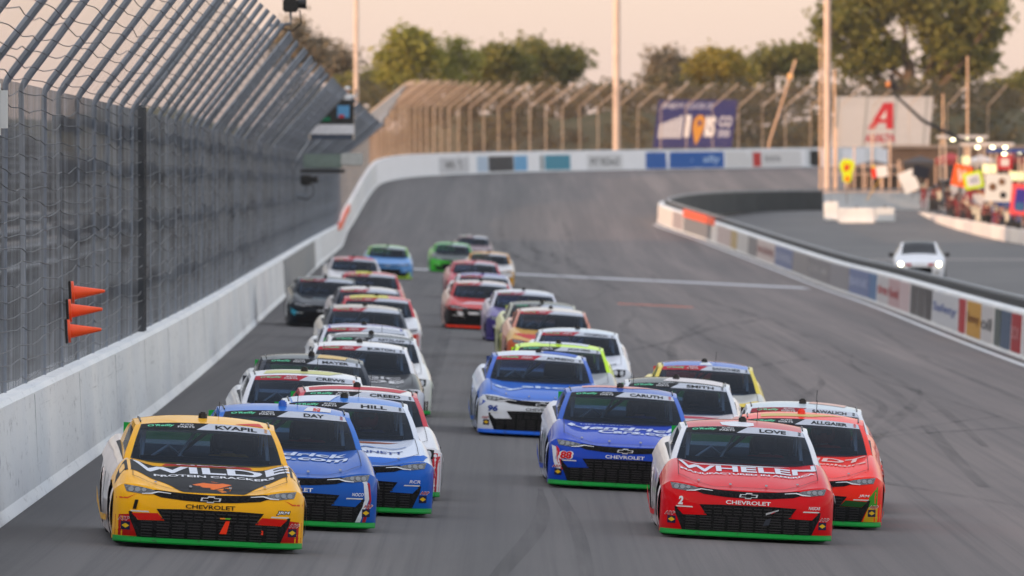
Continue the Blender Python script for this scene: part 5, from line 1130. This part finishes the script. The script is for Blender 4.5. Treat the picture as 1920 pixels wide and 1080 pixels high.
stack_me = lathem('tyre_stack', [(0, .30), (.02, .335), (.24, .335), (.26, .31), (.28, .335), (.50, .335), (.52, .31), (.54, .335), (.76, .335), (.78, .31), (.80, .335), (1.02, .335), (1.04, .30), (1.04, .19), (.8, .19)], 18, 'Z')
for k in range(8):
    p = pwpt(.03 + k * .06); o = link('tyre_stack', stack_me, None, [RUBBER], (p.x + 1.3 + .4 * (k % 2), p.y + .8, pz(p.y))); tag(o, f'stack of four racing tyres behind the stall wall, {ORD[k]} from the pit entrance', 'tyre stack', 'tyre stacks in the pit stalls'); link('rim', lathem('rim', [(1.03, .19), (1.02, .05)], 14, 'Z'), o, [DARKSTEEL])
# pit boards held out on poles
def pit_board(xc, yc, w_px, h_px, Z, c, label, tilt=0., shape='rect', pole=None):
    s_ = FPX / Z; p = at(xc, yc, Z); root = empty('pit_board', (p.x, Z, pz(Z))); tag(root, label, 'pit board', 'pit boards above the stalls'); hz = p.z - pz(Z); W, Hh = w_px / s_, h_px / s_
    pts = [(-.5, -.5), (.5, -.5), (.5, .5), (-.5, .5)] if shape == 'rect' else [(-.3, -.38), (0, -.5), (.3, -.38), (.36, -.05), (.5, .15), (.48, .38), (.2, .5), (-.3, .48), (-.5, .3), (-.46, .05), (-.3, -.1)]
    n_ = len(pts); rm = Matrix.Rotation(R(tilt), 3, 'Y'); V = []
    for y in (-.03, .03): V += [tuple(rm @ Vector((x * W, y, z * Hh)) + Vector((0, 0, hz))) for x, z in pts]
    Fc = [tuple(range(n_)), tuple(range(2 * n_ - 1, n_ - 1, -1))] + [(i, n_ + i, n_ + (i + 1) % n_, (i + 1) % n_) for i in range(n_)]
    link('panel', pyd('panel', V, Fc), root, [ink(c)])
    q = rm @ Vector((0, .08, -Hh * .45)); link('pole', tubem('pole', [(q.x + (pole or 0), .3, .9), (q.x, .08, hz + q.z), (q.x * .2, .08, hz + Hh * .3)], .035, 6), root, [matte((190, 150, 50) if pole else (90, 90, 94), .5)])
    def f(u, v, e_=.04): return tuple(rm @ Vector(((u - .5) * W, -e_ - .02, (v - .5) * Hh)) + Vector((0, 0, hz)))
    return root, f
r_, f_ = pit_board(1588, 321, 28, 46, 640, (206, 220, 36), 'lime yellow shaped pit board with red marks by the pit entrance', 0, 'blob'); bpoly(r_, f_, [(.3, .5), (.6, .55), (.75, .8), (.5, .72), (.35, .85)], (206, 70, 40), e_=.05); bpoly(r_, f_, [(.36, .2), (.5, .06), (.66, .2), (.6, .3), (.5, .25), (.42, .3)], (240, 70, 30), e_=.05)
r_, f_ = pit_board(1704, 340, 30, 40, 650, (222, 224, 226), 'plain white pit board tilted beside the first pit box', -24)
r_, f_ = pit_board(1803, 330, 34, 40, 615, (250, 110, 50), 'orange pit board behind the lime green one', 12); btext(r_, f_, 'V', .2, .7, .2, .8, (226, 200, 190), .06, .05)
r_, f_ = pit_board(1825, 338, 36, 32, 605, (196, 222, 40), 'lime green pit board with a white number plaque', -12, pole=2.2); bpoly(r_, f_, [(.16, .18), (.84, .18), (.84, .82), (.16, .82)], (216, 218, 224), e_=.05); btext(r_, f_, '48', .24, .76, .28, .72, (170, 176, 190), .05, .06)
r_, f_ = pit_board(1872, 352, 50, 52, 590, (216, 218, 218), 'large white pit board with brown and black round marks', 2)
for cu, cv, ru, cc in ((.28, .52, .14, (120, 92, 70)), (.62, .72, .13, (130, 104, 84)), (.68, .24, .12, (40, 42, 46))): bpoly(r_, f_, [(cu + ru * math.cos(t), cv + ru * math.sin(t)) for t in lsp(0, 2 * math.pi, 14)[:-1]], cc, e_=.05)
r_, f_ = pit_board(1912, 374, 34, 58, 575, (236, 96, 96), 'pink framed pit board with a blue middle at the right edge', 6); bpoly(r_, f_, [(.2, .2), (.85, .2), (.8, .85), (.25, .85)], (70, 64, 150), e_=.05); bpoly(r_, f_, [(.3, .12), (.8, .12), (.8, .4), (.3, .4)], (70, 110, 150), e_=.06)
r_, f_ = pit_board(1884, 305, 26, 26, 610, (190, 40, 54), 'small red pit board with a white middle high above the stalls', 0); bpoly(r_, f_, [(.2, .25), (.8, .25), (.8, .8), (.2, .8)], (214, 206, 206), e_=.05)
r_, f_ = pit_board(1727, 322, 30, 22, 640, (34, 40, 54), 'dark blue pit board right of the plain white one', 14); 
r_, f_ = pit_board(1652, 322, 24, 20, 645, (226, 226, 228), 'small white pit board with a red and yellow stripe', -8, pole=-1.0); bpoly(r_, f_, [(-.25, .0), (.1, .0), (.1, .95), (-.25, .95)], (226, 60, 36), e_=.05); bpoly(r_, f_, [(-.2, .9), (.1, .9), (.05, 1.2), (-.15, 1.2)], (230, 200, 60), e_=.05)
# chain-link corner fence by the pit entrance
pf = empty('pit_fence', (at(1560, 400, 668).x, 668, pz(668))); tag(pf, 'pale fence of close upright posts by the pit entrance', 'fence')
for k in range(9):
    h_ = (4.6, 5.6, 3.6, 4.4, 3.2, 5.2, 3.0, 4.8, 3.4)[k]; link('post', tubem('post', [(k * .62 - .3, .2 * (k % 2), 0), (k * .62 - .3, .2 * (k % 2), h_)], .06, 6), pf, [matte((206, 176, 156), .5)])
for z in (1.2, 2.4, 3.0): link('rail', tubem('rail', [(-.3, 0, z), (4.7, 0, z)], .035, 6), pf, [matte((200, 176, 160), .5)])
# camera crane above the pits
cz = empty('camera_crane', (at(1800, 300, 640).x, 640, pz(640))); tag(cz, 'black television camera crane reaching up over the pit boxes', 'camera crane'); B = Vector(cz.location)
def loc(x, y): p = at(x, y, 640); return (p.x - B.x, 0, p.z - B.z)
link('boom', tubem('boom', [loc(1800, 262), loc(1730, 226), loc(1672, 172)], [.16, .13, .09], 6), cz, [BLACK]); link('mast', tubem('mast', [(0, 0, 0), loc(1800, 262)], .14, 8), cz, [DARKSTEEL])
p = loc(1672, 160); bm = bmesh.new(); abox(bm, p, (.7, 1.0, .55), None, .06); abox(bm, (p[0] - .1, -.75, p[2]), (.35, .5, .35), None, .05); abox(bm, (p[0], 0, p[2] + .55), (.4, .5, .5), None, .08); link('camera', tomesh(bm, 'camera'), cz, [matte((44, 36, 36), .4)])
link('lens_hood', lathem('lens_hood', [(-.15, .16), (.15, .22)], 12), cz, [matte((190, 120, 60), .4)], (p[0] - .3, -.9, p[2] + .05)); link('counterweight', boxm('counterweight', (.6, .5, .5), loc(1812, 268), .05), cz, [BLACK])

# ---------------------------------------------------------------- starter's stand and cameras on the near fence
Ys = 335; b, q = fbase(Ys); S = lambda x, y: at(x, y, Ys)
p0, p1 = S(580, 262), S(664, 205); ss_ = empty('starter_stand', ((p0.x + p1.x) / 2, Ys, p0.z)); tag(ss_, "black and white starter's stand hung on the fence above the finish line", 'stand'); W = p1.x - p0.x; Hh = p1.z - p0.z
link('floor', boxm('floor', (W, 1.6, .16), (0, .8, .1), .02), ss_, [matte((60, 72, 92), .5)]); link('skirt', boxm('skirt', (W, .05, .34), (0, -.02, .36), .01), ss_, [matte((214, 216, 222), .5)]); link('banner', boxm('banner', (W, .05, .85), (0, -.02, .97), .01), ss_, [matte((22, 24, 26), .5)])
link('screen', boxm('screen', (.42, .04, .42), (W * .26, -.06, .98), .01), ss_, [ink((110, 170, 214))]); link('stripe', boxm('stripe', (.7, .04, .14), (-W * .25, -.06, .72), .01), ss_, [ink((40, 130, 96))]); link('screen_mark', boxm('screen_mark', (.18, .02, .1), (W * .22, -.09, .82)), ss_, [ink((206, 80, 90))])
for s_ in (-1, 1): link('corner_post', tubem('corner_post', [(s_ * W * .49, 0, 0), (s_ * W * .49, 0, Hh)], .04, 6), ss_, [matte((196, 186, 174), .5)])
link('bracket', tubem('bracket', [(-W * .45, .8, .1), (-W * .45 - .8, .8, -1.2)], .06, 6), ss_, [STEEL])
person((p1.x - .25, Ys + .8, p0.z + .18), R(30), 'reach', (232, 234, 236), (50, 54, 60), "person in a white shirt on the starter's stand", ('cap', (226, 228, 230)), sc=.95)
def fence_camera(x, y, Z, sz, label):
    p = at(x, y, Z); root = empty('trackside_camera', p); tag(root, label, 'camera', 'cameras mounted on the near fence')
    link('housing', boxm('housing', (sz, sz * 1.5, sz * .9), (0, 0, 0), sz * .1), root, [BLACK]); link('lens', lathem('lens', [(-.3 * sz, .3 * sz), (.3 * sz, .36 * sz)], 12), root, [BLACK], (sz * .75, -sz * .2, sz * .1)); link('mount', tubem('mount', [(0, 0, -sz * .45), (0, 0, -sz * 1.2), (-sz * 1.6, 0, -sz * 1.35)], sz * .1, 6), root, [STEEL])
    link('cable', tubem('cable', [(sz * .6, 0, -sz * .3), (sz * .7, 0, -sz * 1.2), (sz * .1, 0, -sz * 1.7), (-sz * .8, 0, -sz * 1.5)], sz * .05, 5), root, [BLACK])
fence_camera(545, 10, 190, .30, 'black television camera on a bracket at the top of the near fence')
fence_camera(574, 338, 340, .40, 'black camera box halfway up the fence below the starter stand')
p = at(605, 302, 345); mo = empty('monitor_shelf', p); tag(mo, "grey green monitor shelf below the starter's stand", 'shelf'); link('screen', boxm('screen', (1.4, .2, .5), (0, 0, 0), .03), mo, [matte((110, 128, 122), .4)]); link('shelf', boxm('shelf', (1.6, .6, .12), (0, 0, -.36), .02), mo, [BLACK]); link('case', boxm('case', (.8, .3, .45), (1.05, 0, .06), .04), mo, [matte((176, 180, 178), .5)])
# rounded white sign whose edge shows at the left of the picture
p = at(-6, 205, 96); V = []; sg_ = empty('rounded_sign', (p.x, 96, p.z)); tag(sg_, 'white rounded sign edge on the fence at the far left', 'sign')
bm = bmesh.new(); abox(bm, (0, 0, 0), (.22, .05, .52), None, .07); link('panel', tomesh(bm, 'panel', True, 40), sg_, [matte((206, 210, 212), .4, .05)]); link('bracket', boxm('bracket', (.1, .3, .06), (-.02, .16, 0), .01), sg_, [STEEL])
# awnings of the garage tents behind the pit boxes
for k, (x0, x1, yt, Z, c, lb) in enumerate(((1690, 1760, 292, 700, (60, 58, 60), 'dark garage awning farthest left behind the pit boxes'), (1752, 1812, 286, 690, (150, 46, 50), 'dark red garage awning behind the pit boxes'), (1806, 1872, 290, 684, (190, 190, 192), 'pale garage awning behind the pit boxes'), (1866, 1940, 284, 676, (120, 36, 42), 'maroon garage awning at the right edge behind the pit boxes'), (1590, 1686, 300, 705, (92, 84, 80), 'low brownish garage awning behind the shaped pit board'))):
    a = at(x0, yt, Z); b_ = at(x1, yt, Z); zz = 2.2; W = b_.x - a.x; hh = a.z - zz; root = empty('garage_awning', ((a.x + b_.x) / 2, Z, zz)); tag(root, lb, 'awning', 'garage awnings behind the pits')
    V = [(-W / 2, -1.5, hh - .5), (W / 2, -1.5, hh - .5), (W / 2, 1.5, hh - .5), (-W / 2, 1.5, hh - .5), (0, -.2, hh), (0, .2, hh)]
    link('roof', pyd('roof', V, [(0, 1, 4), (1, 2, 5, 4), (2, 3, 5), (3, 0, 4, 5), (3, 2, 1, 0)]), root, [matte(c, .7, .12)])
    link('valance', boxm('valance', (W, .05, .4), (0, -1.52, hh - .68)), root, [matte(tuple(int(v * .8) for v in c), .7, .1)]); link('back_cloth', boxm('back_cloth', (W, .06, hh - .6), (0, 1.4, (hh - .6) / 2)), root, [matte((58, 50, 46), .8, .3, .6)])
    for sx_ in (-1, -.33, .33, 1): link('leg', tubem('leg', [(sx_ * W * .49, -1.45, 0), (sx_ * W * .49, -1.45, hh - .5)], .06, 6), root, [matte((196, 160, 136), .5)])
# long dark garage behind the awnings
a = at(1672, 278, 715); b_ = at(1990, 278, 715); W = b_.x - a.x; gb = empty('garage_building', ((a.x + b_.x) / 2, 715, 2.2)); tag(gb, 'long low brown garage building behind the pit boxes', 'building'); hh = a.z - 2.2
link('wall', boxm('wall', (W, 8, hh), (0, 4, hh / 2)), gb, [matte((84, 70, 62), .8, .3, .5)]); link('roof', boxm('roof', (W + .8, 9, .25), (0, 4, hh + .12), .04), gb, [matte((120, 112, 108), .7, .2, .5)])
for k in range(6):
    dr = link('garage_door', boxm('garage_door', (W / 7.2, .1, hh * .62), (-W / 2 + (k + .5) * W / 6, -.06, hh * .31), .02), gb, [matte([(52, 46, 44), (60, 40, 40), (44, 48, 54)][k % 3], .7, .2, .6)]); link('door_lamp', boxm('door_lamp', (.5, .12, .16), (-W / 2 + (k + .5) * W / 6, -.14, hh * .72), .02), gb, [glow((255, 236, 170), 2.)])
# evening haze
hz_ = link('haze', boxm('haze', (700, 1500, 60), (0, 560, 26.5)), None); hz_['kind'] = 'stuff'; hz_['label'] = 'thin warm evening haze over the speedway'
hm = bpy.data.materials.new('haze'); hm.use_nodes = True; ht = hm.node_tree; ht.nodes.remove(ht.nodes['Principled BSDF']); pv = ht.nodes.new('ShaderNodeVolumePrincipled')
pv.inputs['Color'].default_value = (.93, .90, .90, 1); pv.inputs['Density'].default_value = .00005; pv.inputs['Anisotropy'].default_value = .2; ht.links.new(pv.outputs[0], ht.nodes['Material Output'].inputs['Volume']); hz_.data.materials.append(hm)
